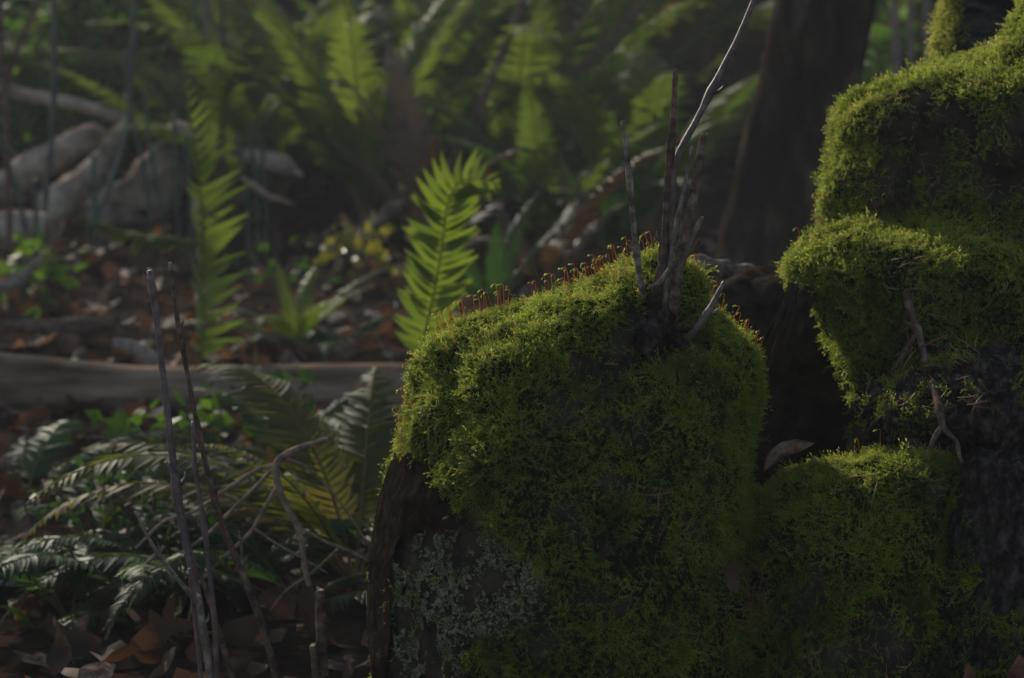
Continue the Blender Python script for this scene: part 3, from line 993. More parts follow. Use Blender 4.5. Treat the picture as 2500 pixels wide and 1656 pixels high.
stem('stem', ST, [(764, 1578), (772, 1640), (785, 1790)], 1.895, [9, 10, 11], 'stem_brown', 9, 14, .25, 431)
# tan forked branch behind them
TB = thing('tan_branch', 'smooth tan forked branch arching between the ferns and the stump', 'branch', (*gpt(790, 2.12)[:2], float(zg(-.18, 2.12))))
for k, (pts, r) in enumerate([
    ([(800, 1070), (765, 1083), (705, 1105), (674, 1135), (676, 1180), (702, 1240), (735, 1302), (746, 1400), (770, 1480), (795, 1570), (815, 1700)], [6, 12, 12, 11, 9, 8, 7]),
    ([(676, 1135), (620, 1152), (560, 1190), (480, 1245), (400, 1275), (330, 1340)], [8, 7, 6, 5]),
    ([(672, 1140), (640, 1172), (590, 1222), (500, 1310), (440, 1350)], [7, 6, 6, 5]),
    ([(676, 1190), (645, 1240), (610, 1300), (535, 1372), (470, 1440)], [8, 7, 6, 5]),
    ([(738, 1294), (790, 1320), (850, 1345), (930, 1385)], [5, 5, 5, 4]),
    ([(700, 1122), (750, 1142), (800, 1190), (850, 1255), (900, 1330)], [5, 4.5, 4, 3]),
    ([(400, 1335), (360, 1375), (310, 1450), (265, 1540), (240, 1620), (225, 1720)], [7, 7, 6, 6]),
    ([(470, 1480), (454, 1545), (452, 1600), (462, 1700)], [6, 6, 5]),
    ([(620, 1290), (680, 1330), (760, 1375), (800, 1400)], [4, 3.5, 3, 2]),
    ([(440, 1510), (400, 1570), (360, 1640), (330, 1700)], [4, 4, 4]),
    ([(830, 1335), (760, 1400), (700, 1440), (660, 1490)], [4, 3.5, 3, 2.5]),
]):
    stem('limb', TB, pts, 2.10 + .012 * (k % 4), np.array(r) * .75, 'tan', 8, None, .12, 450 + k, (), False, .8)

# grey forked twig hanging over the ledge
gp = [(2206, 716), (2222, 760), (2241, 806), (2262, 890), (2287, 975), (2301, 1040), (2332, 1078), (2350, 1132)]


def over(pts, lift):
    """lay a twig along the front of whatever lies behind it"""
    ds = []
    for x, y in pts:
        P_, N_ = hit(x, y, HIT, 1, 1)
        ds.append((P_[1] if P_ is not None else np.nan))
    ds = np.array(ds); ok = ~np.isnan(ds)
    ds = np.interp(np.arange(len(ds)), np.flatnonzero(ok), ds[ok])
    dmin = np.minimum.accumulate(ds)                       # hangs clear of the hollow
    return [(x, y, dd - lift) for (x, y), dd in zip(pts, dmin)]


gpd = over(gp, .016)
GT = thing('grey_twig', 'grey forked twig hanging from the mossy ledge over the hollow', 'twig', pix(gp[-1][0], gp[-1][1], gpd[-1][2]))
stem('stem', GT, gpd, 0, [7, 9, 9, 9, 8, 7, 5], 'stem_brown', 9, 40, .2, 470, (.1, .28, .62), True, 1.0)
d2 = gpd[2][2]; d5 = gpd[5][2]
stem('side_twig', GT, [(2178, 908, d2), (2205, 868, d2), (2228, 832, d2), (2243, 812, d2)], 0, [5, 7, 7, 6], 'stem_brown', 8, 18, .2, 471, (.4,), True, 1.0)
stem('side_twig', GT, [(2262, 1125, d5), (2276, 1088, d5), (2290, 1058, d5), (2301, 1042, d5)], 0, [6, 7, 7, 6], 'stem_brown', 8, 14, .2, 472, (), True, 1.0)
stem('side_twig', GT, [(2290, 846, d2), (2275, 842, d2), (2258, 838, d2)], 0, [3, 4, 4], 'stem_brown', 6, 8, .2, 473, (), False)

# knobbly root bridging the gap behind the stump
KR = thing('knobbly_root', 'knobbly grey brown root bridging the gap between the two stumps', 'root', pix(1920, 720, 2.12))
C = spline(pathpts([(1650, 640), (1720, 648), (1800, 662), (1870, 680), (1915, 695), (1950, 740)], 2.14), 60)
rad = np.interp(np.linspace(0, 1, 60), [0, .3, .8, 1], [24, 22, 20, 24]) / FPX * 2.14
rad *= 1 + .16 * np.sin(np.linspace(0, 1, 60) * 44)
Vt, Ft = tube(C, rad, 12, .35, 480, 70)
keep_world(link('limb', mesh_np('limb', Vt, Ft), M['stem_grey']), KR)
Vt, Ft = tube(spline(pathpts([(1790, 760), (1830, 720), (1870, 700), (1910, 690)], 2.12), 20), np.array([14, 12, 14]) / FPX * 2.1, 9, .4, 481, 80)
keep_world(link('limb', mesh_np('limb', Vt, Ft), M['stem_brown']), KR)

# moss hump seen through the gap
hump_me = fuse('hump', [loft([(738, 1880, 1960, .02, .04), (752, 1830, 1990, .04, .05), (790, 1800, 2000, .05, .06), (850, 1780, 2000, .055, .06), (1000, 1770, 2000, .055, .06), (1500, 1760, 2000, .055, .06)], 2.10)], .007, 3, ((20, .012), (60, .004)), 8)
HP = thing('moss_hump', 'small shaded moss hump in the gap behind the front stump', 'moss', (.26, 2.02, .03))
keep_world(link('wood_core', hump_me, M['core']), HP)
keep_world(grow_moss(hump_me, None, lambda P, N: np.clip(N[:, 2] * .9 + .35 - (proj(P)[1] > 860) * .5, 0, 1) * (N[:, 1] < .7) * .6, 100000, .4, .4, (.7, 1.1)), HP)

# ------------------------------------------------------------------ needles lying on the moss
def needle_mesh(seed):
    r = np.random.default_rng(seed)
    L = .020 + r.uniform(-.005, .007)
    c = r.uniform(-.004, .004)
    V, F = tube(spline([(-L / 2, 0, 0), (0, c, .001), (L / 2, 0, 0)], 7), [.0004, .00055, .0002], 4)
    return mesh_np('needle', V, F)


NEED = [needle_mesh(500 + k) for k in range(6)]
for me in NEED: me.materials.append(M['needle'])
zones = [((2170, 2400, 840, 1000), 26, 'brown fallen needle on the dark slab below the mossy ledge', 'needles on the dark slab'),
         ((2150, 2480, 620, 840), 22, 'brown fallen needle on the mossy ledge of the rotten stump', 'needles on the mossy ledge'),
         ((1720, 1900, 1360, 1560), 26, 'brown fallen needle in the moss low on the front stump', 'needles low on the stump moss'),
         ((1850, 2250, 1180, 1640), 16, 'brown fallen needle on the mossy ridge beside the dark root', 'needles on the mossy ridge'),
         ((1250, 1750, 880, 1350), 16, 'brown fallen needle on the face of the front stump', 'needles on the stump face')]
for (x0, x1, y0, y1), n, lab, grp in zones:
    for k in range(n):
        P_, N_ = hit(rng.uniform(x0, x1), rng.uniform(y0, y1), HIT, 1, 1)
        if P_ is None: continue
        o = link('pine_needle', random.choice(NEED))
        o.rotation_mode = 'QUATERNION'
        o.rotation_quaternion = Vector((0, 0, 1)).rotation_difference(Vector(N_) + Vector(rng.normal(size=3) * .25)) @ Quaternion((0, 0, 1), random.uniform(0, 6.3))
        o.location = P_ + N_ * .0095
        tag(o, lab, 'needle', grp)

# ------------------------------------------------------------------ leaves
def leaf_mesh(name, kind, size, seed, curl=.3):
    """kind: maple (lobed) or oval; a dished, wrinkled blade with a stalk"""
    r = np.random.default_rng(seed)
    n = 44
    a = np.linspace(-math.pi, math.pi, n, endpoint=False)
    if kind == 'maple':
        rr = .36 + .60 * np.abs(np.cos(a * 2.5)) ** 1.8 + .06 * np.cos(a * 13)
        rr *= 1 - .35 * (np.abs(a) > 2.6)
        rr *= r.uniform(.9, 1.1, n)
    else:
        rr = .42 + .55 * np.abs(np.cos(a)) ** 3
        rr *= r.uniform(.96, 1.04, n)
    x, y = rr * np.cos(a), rr * np.sin(a)
    ring = np.stack([x, y], 1)
    V = [(0, 0)]
    V += list(ring * .5); V += list(ring)
    V = np.array(V)
    q = (V ** 2).sum(1)
    z = curl * q * r.uniform(.6, 1.3) + .10 * np.sin(V[:, 0] * 5 + r.random() * 6) * np.sqrt(q) + r.uniform(-.05, .05, len(V)) * np.sqrt(q) + .35 * curl * V[:, 1] ** 2 * r.choice([-1, 1])
    V = np.column_stack([V, z]) * size
    F = [(0, 1 + k, 1 + (k + 1) % n) for k in range(n)] + [(1 + k, 1 + n + k, 1 + n + (k + 1) % n, 1 + (k + 1) % n) for k in range(n)]
    b = len(V)
    s = size
    st, sf = tube(spline([(-.35 * s, 0, 0), (-.8 * s, .03 * s, .03 * s), (-1.25 * s, .1 * s, .12 * s)], 6), [.018 * s, .012 * s], 4)
    V = np.vstack([V, st]); F += [tuple(i + b for i in f) for f in sf]
    return mesh_np(name, V, F)


DEAD = [leaf_mesh('fallen_leaf', 'maple' if k % 3 else 'oval', .05, 600 + k, .2 + .12 * (k % 4)) for k in range(9)]
for me in DEAD: me.materials.append(M['dead_leaf'])
# litter nobody could count
N_ = 3600
ys = np.where(rng.random(N_) < .24, rng.uniform(1.9, 3.3, N_), 3.3 + 6.7 * rng.random(N_) ** 1.3)
xs = (rng.random(N_) * 1.5 - .75) * .52 * ys
zs = zg(xs, ys)
LV, LF, o_ = [], [], 0
LMI = []
for k in range(N_):
    r = np.random.default_rng(k)
    n = 9
    a = np.arange(n) * 2 * math.pi / n
    s = rng.uniform(.012, .03) * (.75 + .08 * ys[k])
    rr = s * rng.uniform(.55, 1.1, n)
    p = np.stack([rr * np.cos(a), rr * np.sin(a), rng.uniform(-.35, .6) * rr * rr / s + rng.uniform(-.2, .2, n) * s], 1)
    p = np.vstack([[0, 0, 0], p])
    e = np.array(Euler((rng.normal() * .55, rng.normal() * .55, rng.random() * 6.28)).to_matrix())
    LV.append(p @ e.T + [xs[k], ys[k], zs[k] + .008 + rng.random() * .012])
    LF += [(o_, o_ + 1 + j, o_ + 1 + (j + 1) % n) for j in range(n)]
    LMI += [0 if rng.random() < .86 else 1] * n
    o_ += n + 1
litter = link('leaf_litter', mesh_np('leaf_litter', np.vstack(LV), np.array(LF), True, LMI), None)
M['litter'] = leafy('litter_leaf', [(.3, (.025, .015, .010)), (.47, (.055, .032, .022)), (.60, (.095, .050, .031)), (.74, (.16, .11, .085))], .3, (1.4, 1.1, .7), .7, .1, 9, rnd=False)
litter.data.materials.append(M['litter']); litter.data.materials.append(M['dead_pale'])
tag(litter, 'brown leaf litter covering the forest floor', None, None, 'stuff')


def fallen(px, d, lab, grp, sc=1.0, tilt=None, mat=None):
    p = gpt(px, d)
    o = link('fallen_leaf', random.choice(DEAD))
    o.rotation_euler = tilt or (random.gauss(0, .5), random.gauss(0, .5), random.uniform(0, 6.3))
    o.scale = (sc,) * 3
    o.location = p + [0, 0, .022]
    tag(o, lab, 'leaf', grp)
    return o


for k in range(34): fallen(rng.uniform(0, 1100), rng.uniform(3.7, 5.4), 'brown fallen leaf in the litter behind the bleached log', 'fallen leaves behind the log', rng.uniform(.7, 1.3))
for k in range(18): fallen(rng.uniform(0, 880), rng.uniform(2.05, 3.2), 'brown fallen leaf in the litter in front of the bleached log', 'fallen leaves before the log', rng.uniform(.5, .9))
for k in range(22): fallen(rng.uniform(100, 1700), rng.uniform(5.5, 7.6), 'brown fallen leaf on the ferny slope', 'fallen leaves on the slope', rng.uniform(.8, 1.4))


def placed_leaf(name, px, py, d, size, rot, mat, lab, kind='maple', curl=.5, seed=0):
    me = leaf_mesh(name, kind, size, seed, curl); me.materials.append(M[mat])
    o = link(name, me, None, None, pix(px, py, d), rot)
    return tag(o, lab, 'leaf')




def curled_leaf(name, path, d, wid, mat, lab, bow=.9, seed=0, side=(0, 0, 1)):
    """a dry blade rolled along its midrib, with raised side veins"""
    n, m = 26, 13
    C = spline(pathpts(path, d), n)
    T = np.gradient(C, axis=0); T /= np.linalg.norm(T, axis=1)[:, None]
    w = np.interp(np.linspace(0, 1, n), np.linspace(0, 1, len(wid)), wid) / FPX * np.mean(C[:, 1])
    S = np.array(side, float) - T * (T @ np.array(side, float))[:, None]; S /= np.linalg.norm(S, axis=1)[:, None]
    Nn = np.cross(T, S)
    Nn *= np.where(Nn[:, 1:2] > 0, -1, 1)
    V = []
    for i in range(n):
        for j in range(m):
            u = (j / (m - 1) - .5) * 2
            a = u * bow
            vein = .20 * max(0, math.sin((i / n) * 40 - abs(u) * 5)) ** 3 - .16 * math.exp(-(u * 6) ** 2)
            V.append(C[i] + S[i] * w[i] * math.sin(a) / max(bow, .3) + Nn[i] * w[i] * (math.cos(a) - 1 + vein + .25 * (vnoise(np.array([i * .3, j * .4, seed]), 1.0) - .5)))
    F = [(i * m + j, i * m + j + 1, (i + 1) * m + j + 1, (i + 1) * m + j) for i in range(n - 1) for j in range(m - 1)]
    V = np.array(V); o = C[0]
    return tag(link(name, mesh_np(name, V - o, F), M[mat], None, o), lab, 'leaf')


curled_leaf('curled_leaf', [(1864, 1152), (1885, 1122), (1915, 1100), (1950, 1090), (1975, 1085), (1990, 1082)], 1.735, [3, 18, 24, 20, 8, 1], 'dead_pale', 'pale curled dead leaf with veins standing in the hollow', 1.1, 701)
curled_leaf('fallen_leaf', [(1880, 1215), (1895, 1185), (1902, 1165), (1900, 1146)], 1.745, [26, 26, 18, 2], 'dead_pink', 'russet dead leaf lying in the saddle between stump and ridge', .6, 702, (1, 0, 0))
curled_leaf('fallen_leaf', [(2020, 1195), (2005, 1165), (1988, 1140), (1980, 1124)], 1.75, [36, 30, 14, 4], 'dead_pink', 'russet dead leaf tip poking up behind the mossy ridge', .6, 703, (1, 0, 0))
curled_leaf('fallen_leaf', [(2372, 1760), (2370, 1690), (2366, 1640), (2362, 1618)], 1.56, [30, 24, 12, 1], 'dead_pink', 'brown pointed leaf tip standing below the dark root', .5, 704, (1, 0, 0))
curled_leaf('fallen_leaf', [(2480, 1780), (2486, 1690), (2490, 1630), (2488, 1598)], 1.56, [46, 40, 22, 2], 'dead_pink', 'broad brown leaf standing at the foot of the dark root', .5, 705, (1, 0, 0))
placed_leaf('fallen_leaf', 1785, 1405, 1.595, .012, (R(85), R(80), R(5)), 'dead_leaf', 'small dark brown dead leaf caught in the stump moss among needles', 'oval', .5, 706)
placed_leaf('fallen_leaf', 110, 1500, 2.3, .045, (R(55), R(15), R(40)), 'dead_pink', 'orange brown maple leaf leaning under the ferns before the log', 'maple', .4, 707)
placed_leaf('fallen_leaf', 170, 1600, 2.05, .04, (R(40), R(-20), R(100)), 'dead_pale', 'pale brown curled leaf on the ground before the log', 'maple', .7, 708)

# ------------------------------------------------------------------ logs and dead wood
def limb_thing(parent, name, pts, d, rpx, mat, seg=16, bump=.2, seed=0, bs=12, n=None):
    C = pathpts(pts, d)
    rr = np.atleast_1d(rpx) / FPX * np.mean([c[1] for c in C])
    Vt, Ft = tube(spline(C, n or 8 * len(pts)), rr, seg, bump, seed, bs)
    return keep_world(link(name, mesh_np(name, Vt, Ft), M[mat]), parent)


LG = thing('fallen_log', 'long bleached fallen log lying across the litter', 'log', (-.35, 3.45, float(zg(-.35, 3.45))))
limb_thing(LG, 'trunk', [(-420, 925), (-200, 935), (0, 940), (300, 955), (600, 952), (900, 944), (1150, 944), (1400, 950)], 3.45, [82, 80, 76, 70, 62, 56, 50, 44], 'log', 22, .14, 520, 9, 70)
limb_thing(LG, 'branch_stub', [(276, 836), (320, 850), (370, 880), (430, 930)], 3.52, [13, 20, 24, 26], 'stem_pale', 10, .2, 521)
SN = thing('driftwood_snag', 'pale weathered root snag sprawled on the slope among rushes', 'snag', (*gpt(300, 5.6)[:2], float(zg(-1.0, 5.6))))
limb_thing(SN, 'trunk', [(240, 560), (320, 500), (390, 430), (440, 340), (455, 305)], 5.6, [84, 80, 68, 54, 30], 'snag', 20, .55, 530, 9, 46)
limb_thing(SN, 'root', [(110, 520), (180, 470), (240, 415), (285, 340), (312, 285)], 5.5, [50, 44, 34, 24, 8], 'snag', 16, .55, 531, 10, 34)
limb_thing(SN, 'root', [(-60, 510), (40, 440), (120, 385), (220, 335), (260, 325)], 5.7, [46, 44, 42, 30, 8], 'snag', 16, .5, 532, 10, 34)
limb_thing(SN, 'branch', [(-80, 205), (60, 232), (200, 258), (330, 302), (480, 335), (600, 372)], 5.9, [14, 16, 18, 17, 14, 5], 'snag', 12, .45, 533, 10, 44)
L2 = thing('short_log', 'grey log end lying below the driftwood snag', 'log', (*gpt(20, 5.1)[:2], float(zg(-1.2, 5.1))))
limb_thing(L2, 'trunk', [(-200, 575), (-60, 568), (60, 560), (118, 555)], 5.1, [46, 46, 44, 34], 'snag', 18, .4, 540, 10, 30)
WP = thing('white_wood_slab', 'white weathered wood slab on the ground before the ferns', 'wood', (*gpt(20, 2.35)[:2], float(zg(-.54, 2.35))))
limb_thing(WP, 'slab', [(-180, 1425), (-60, 1418), (60, 1420), (140, 1432)], 2.35, [34, 34, 30, 18], 'white_wood', 14, .2, 545, 14, 24)
limb_thing(WP, 'splinter', [(112, 1310), (118, 1350), (116, 1400)], 2.34, [5, 8, 9], 'white_wood', 8, .2, 546, 14, 10)
for k, (pts, d, r, m, lab) in enumerate([
    ([(560, 375), (640, 390), (700, 410), (740, 430)], 5.4, [20, 26, 24, 12], 'snag', 'short pale broken branch lying under the ferns'),
    ([(890, 560), (930, 530), (965, 505), (985, 490)], 4.9, [10, 18, 20, 12], 'snag', 'stubby pale stick poking from the litter below the ferns'),
    ([(585, 430), (620, 455), (660, 480), (720, 500)], 5.0, [7, 9, 9, 6], 'tan', 'thin tan stick slanting over the litter below the ferns'),
    ([(-20, 700), (40, 690), (90, 640), (100, 625)], 4.1, [14, 13, 10, 5], 'stem_pale', 'grey crooked stick in the litter left of the vertical frond'),
    ([(0, 790), (120, 800), (240, 790), (330, 770)], 4.0, [20, 22, 20, 12], 'stem_brown', 'dark brown stick half buried behind the bleached log'),
]):
    c = pathpts(pts, d)[0]
    S = thing('fallen_stick', lab, 'stick', (c[0], d, float(zg(c[0], d))))
    limb_thing(S, 'limb', pts, d, [r[0] * .3] + list(r) + [r[-1] * .25], m, 10, .5, 560 + k, 24, 30)

# ------------------------------------------------------------------ ferns
def pinna(L, W, droop, seg=5, fold=.25, hook=.12):
    """one leaflet along +X, width along Y, face +Z"""
    t = np.linspace(0, 1, seg + 1)
    w = W * np.clip(np.minimum(1, .55 + t * 3) * (1 - t ** 2.2), .0, 1) * .5
    w[-1] = W * .02
    x = L * t
    yc = hook * L * t * t
    z = -droop * L * t * t
    V = []
    for k in range(seg + 1):
        V += [(x[k], yc[k] - w[k], z[k] + fold * w[k]), (x[k], yc[k], z[k]), (x[k], yc[k] + w[k], z[k] + fold * w[k])]
    F = []
    for k in range(seg):
        for j in (0, 1):
            a = k * 3 + j
            F.append((a, a + 3, a + 4, a + 1))
    return np.array(V), F


def frond_parts(C, Nrm, wmax, pairs, r0, seed, droop=.25, start=.14, ang=R(68), aspect=.20, seg=4, full=.35, rough=.06):
    """leaflets along the curve C with face normals Nrm; returns rachis and leaflet meshes as world-space arrays"""
    r = np.random.default_rng(seed)
    n = len(C)
    s = np.r_[0, np.cumsum(np.linalg.norm(np.diff(C, axis=0), axis=1))]; s /= s[-1]
    T = np.gradient(C, axis=0); T /= np.linalg.norm(T, axis=1)[:, None]
    out = []
    for k in range(pairs):
        for sd in (-1, 1):
            t = start + (1 - start) * (k + .5 * (sd > 0) + r.uniform(-.15, .15)) / pairs
            t = min(t, .995)
            p = np.array([np.interp(t, s, C[:, i]) for i in range(3)])
            tg = np.array([np.interp(t, s, T[:, i]) for i in range(3)]); tg /= np.linalg.norm(tg)
            nm = np.array([np.interp(t, s, Nrm[:, i]) for i in range(3)]); nm -= tg * (nm @ tg); nm /= np.linalg.norm(nm)
            sv = np.cross(tg, nm) * sd
            u = (t - start) / (1 - start)
            prof = (min(1, .72 + u * 1.6)) * (1 - max(0, (u - full) / (1 - full)) ** 1.6 * .93)
            L = wmax * prof * r.uniform(.9, 1.08)
            W = max(L * aspect, wmax * aspect * .55 * (1 - u * .5))
            a = ang - R(22) * u + r.normal() * rough
            xax = sv * math.sin(a) + tg * math.cos(a)
            tw = r.normal() * .18 + .15
            zax = nm * math.cos(tw) + np.cross(xax, nm) * math.sin(tw) * sd
            zax -= xax * (zax @ xax); zax /= np.linalg.norm(zax)
            yax = np.cross(zax, xax)
            V, F = pinna(L, W, droop * r.uniform(.5, 1.6), seg, .25, .12 * sd)
            out.append((V, F, p, np.column_stack([xax, yax, zax])))
    Vr, Fr = tube(C, [r0, r0 * .7, r0 * .25], 5, ends=False)
    return (Vr, Fr), out


def frond_mesh(name, L, wmax, arch, pairs, seed, seg=4, sway=0):
    """a free frond from the origin, rising along +Z and arching over towards +X"""
    t = np.linspace(0, 1, 22)
    a = R(8) + arch * t ** 1.4
    d = np.stack([np.sin(a), sway * t, np.cos(a)], 1)
    C = np.vstack([[0, 0, 0], np.cumsum((d[1:] + d[:-1]) / 2, axis=0) * L / 21])
    Nm = np.stack([-np.cos(a), 0 * a, np.sin(a)], 1)
    rc, lv = frond_parts(C, Nm, wmax, pairs, L * .005, seed, .3, .16, seg=seg)
    parts = [rc] + [(V @ Rm.T + p, F) for V, F, p, Rm in lv]
    V, F = join(parts)
    mi = np.ones(len(F), int); mi[:len(rc[1])] = 0
    return mesh_np(name, V, F, True, mi)


FR = {}
for mk in ('fern', 'fern_bright', 'fern_old', 'fern_brown', 'fern_deep'):
    FR[mk] = []
for k in range(8):
    L = 1.0
    me = frond_mesh('frond', L, .10 + .018 * (k % 3), R([45, 62, 95, 110, 52, 80, 120, 35][k]), 44, 640 + k, 4, [-.15, .1, .2, -.1, .05, -.2, .15, 0][k])
    for mk in FR:
        m2 = me.copy(); m2.materials.append(M['rachis']); m2.materials.append(M[mk])
        FR[mk].append(m2)


def fern_plant(px, d, n, L, mk, lab, grp, az=None, spread=R(360), tilt=(.02, .5), pick=None):
    p = gpt(px, d) if px is not None else d
    root_ = thing('sword_fern', lab, 'fern', p, grp)
    for k in range(n):
        a = (az if az is not None else 0) + (k + .5 + random.uniform(-.3, .3)) / n * spread - spread / 2
        o = link('frond', random.choice([FR[mk][i] for i in pick] if pick else FR[mk]), None, root_)
        o.rotation_euler = (0, random.uniform(*tilt), a)
        o.scale = (L * random.uniform(.75, 1.2),) * 3
        o.location = (0, 0, -.005)
    return root_


G1 = 'sword ferns on the slope'
bg_ferns = [(700, 6.2, 9, .85, 'fern'), (900, 5.6, 10, .80, 'fern'), (600, 6.8, 9, .8, 'fern'), (1060, 6.4, 11, .85, 'fern'), (1260, 6.0, 10, .80, 'fern'), (1420, 6.9, 9, .85, 'fern'),
            (1620, 7.2, 10, .9, 'fern_old'), (1180, 7.6, 9, .9, 'fern'), (380, 7.6, 9, .8, 'fern_old'), (150, 7.3, 9, .8, 'fern'), (820, 8.0, 10, .9, 'fern'), (1010, 8.6, 9, .9, 'fern'),
            (1460, 8.3, 9, .9, 'fern'), (1720, 8.0, 9, .9, 'fern'), (1330, 5.1, 8, .55, 'fern'), (560, 5.7, 8, .6, 'fern'), (1560, 5.6, 9, .7, 'fern'), (20, 8.0, 9, .85, 'fern'), (250, 8.6, 9, .9, 'fern_old'), (500, 8.3, 10, .9, 'fern'),
            (1900, 8.6, 9, .9, 'fern'), (2150, 7.8, 9, .9, 'fern'), (1050, 5.0, 7, .5, 'fern_brown'), (2250, 9.2, 9, .9, 'fern_old'), (1650, 9.4, 9, 1.0, 'fern'), (700, 9.2, 9, .9, 'fern'), (-150, 6.5, 9, .8, 'fern')]
fern_labs = ['green sword fern on the slope right of the purple grey stem', 'dark green sword fern in the middle of the slope thicket', 'sword fern on the slope behind the purple grey stem', 'sword fern at the foot of the slanting bare sapling', 'sword fern under the long thin slanting branch',
             'sword fern on the slope behind the tallest cut twigs', 'olive yellow sword fern on the slope left of the dark trunk', 'sword fern crossed by the slanting bare sapling', 'olive yellow sword fern above the driftwood snag', 'green sword fern behind the driftwood snag',
             'sword fern beneath the slim mossy tree', 'sword fern right of the slim mossy tree', 'sword fern high on the slope behind the long slanting branch', 'sword fern on the slope close by the dark trunk', 'short fern in the shade just behind the front stump',
             'short fern beside the driftwood snag, right of the rushes', 'fern in the shade between the cut twigs and the dark trunk', 'green sword fern above the forked bare stem', 'olive yellow sword fern high above the driftwood snag', 'sword fern high on the slope above the upright frond',
             'sword fern hidden behind the dark trunk', 'sword fern between the dark trunk and the rotten stump', 'withered brown fern in the dark hollow behind the front stump', 'olive yellow fern behind the slim grey stems', 'sword fern at the slope head beside the dark trunk', 'sword fern at the slope head left of the slim mossy tree', 'sword fern beyond the short grey log end']
for (px_, d_, n_, L_, mk), lab in zip(bg_ferns, fern_labs):
    fern_plant(px_, d_, n_, L_ * 1.12, mk, lab, None if mk == 'fern_brown' else G1, pick=None if d_ < 5.3 else [0, 1, 2, 4, 5, 7, 0, 4])

G2 = 'low ferns before the log'
fern_plant(40, 2.75, 7, .32, 'fern_deep', 'glossy green sword fern at the foot of the log, drooping left', None, R(20), R(200), (.5, 1.0), [3, 6, 2])
fern_plant(240, 2.5, 7, .26, 'fern_deep', 'low dark fern spreading over the litter before the log', G2, 0, R(360), (.6, 1.1), [2, 3, 6])
fern_plant(420, 2.35, 7, .30, 'fern_deep', 'grey green fern with arching fronds beneath the purple twigs', None, R(180), R(220), (.5, 1.0), [3, 6, 2])
fern_plant(700, 2.95, 8, .30, 'fern_deep', 'glossy dark fern in front of the log near the stump', None, 0, R(360), (.3, 1.0), [2, 3, 5])
fern_plant(860, 2.35, 7, .42, 'fern_old', 'large drooping fern with yellowing fronds against the left of the stump', None, R(150), R(200), (.2, .7), [2, 3, 1])
fern_plant(620, 2.6, 5, .22, 'fern_deep', 'small fern sprig under the tan branch', None, 0, R(360), (.5, 1.0), [2, 3])
for px_, d_, n_, L_, az_, lab in [(150, 2.2, 6, .26, R(160), 'dark fern crouching behind the white wood slab'), (560, 2.3, 7, .26, R(120), 'dark fern in the tangle under the tan branch, left of its fork'), (720, 2.25, 7, .28, R(90), 'shadowy fern under the tan branch, right of its fork'),
                                 (320, 2.25, 6, .24, R(200), 'grey green fern with pale arching fronds left of the purple twigs'), (560, 2.75, 6, .24, 0, 'dark fern close below the log behind the purple twigs'), (-20, 2.4, 6, .28, R(30), 'dark fern beside the white wood slab'), (820, 2.7, 6, .3, R(140), 'dark fern between the log and the lichen covered stump')]:
    fern_plant(px_, d_, n_, L_, 'fern_deep', lab, None, az_, R(300), (.5, 1.05), [2, 3, 5, 6])
fern_plant(720, 3.95, 8, .24, 'fern_bright', 'small bright young fern between the two upright fronds', None, 0, R(360), (.1, .9), [0, 1, 2])
fern_plant(800, 3.85, 6, .26, 'fern_deep', 'small dark drooping fern behind the log', None, 0, R(360), (.3, 1.0), [2, 3])
fern_plant(60, 2.15, 3, .10, 'fern_bright', 'tiny bright green fern sprig above the white wood slab', None, R(-60), R(160), (.3, .9), [1, 2])


def hero_fern(lab, base_px, d, paths):
    """ferns whose leaflets can be told apart: every leaflet its own piece"""
    b = gpt(base_px, d)
    f = thing('sword_fern', lab, 'fern_deep', b)
    for k, (pts, nrm, w, pairs, mk, droop, asp, full) in enumerate(paths):
        C = spline(pathpts(pts, d), 40)
        Nm = np.tile(np.array(nrm, float), (40, 1))
        rc, lv = frond_parts(C, Nm, w / FPX * d, pairs, .0022, 900 + k, droop, .04, R(76), asp, 5, full, .13)
        fr = keep_world(link('frond', mesh_np('rachis', *rc), M['rachis']), f)
        for V, F, p, Rm in lv:
            o = link('leaflet', mesh_np('leaflet', V, F), M[mk])
            o.parent = fr
            mw = np.eye(4); mw[:3, :3] = Rm; mw[:3, 3] = p
            o.matrix_basis = Matrix(mw)
    return f


fern_plant(1330, 4.5, 6, .42, 'fern_brown', 'withered brown fern added to darken the shade right behind the stump crest', None)
fern_plant(1480, 5.0, 7, .5, 'fern_deep', 'dark fern added to deepen the shade behind the cut twigs', None)
fern_plant(1200, 4.2, 5, .3, 'fern_deep', 'small dark fern added to deepen the shade between bent tip frond and stump', None)  # these three ferns are added to keep the ground behind the stump dark

hero_fern('tall upright fern behind the log with hooked leaflets on one bright frond', 492, 3.72, [
    ([(490, 905), (497, 760), (498, 620), (492, 490), (478, 370), (462, 260), (448, 170)], (-.72, -.68, .1), 112, 27, 'fern_bright', .5, .24, .4),
    ([(500, 600), (420, 582), (330, 572), (250, 548), (185, 520)], (-.1, -.25, 1), 55, 24, 'fern', .5, .24, .4),
])
hero_fern('upright bright green fern frond behind the stump, its tip bent over', 1020, 3.05, [
    ([(1022, 875), (1045, 780), (1066, 680), (1082, 580), (1092, 500), (1118, 450), (1165, 436), (1220, 450)], (.25, -.93, .25), 104, 30, 'fern_bright', .2, .28, .72),
])

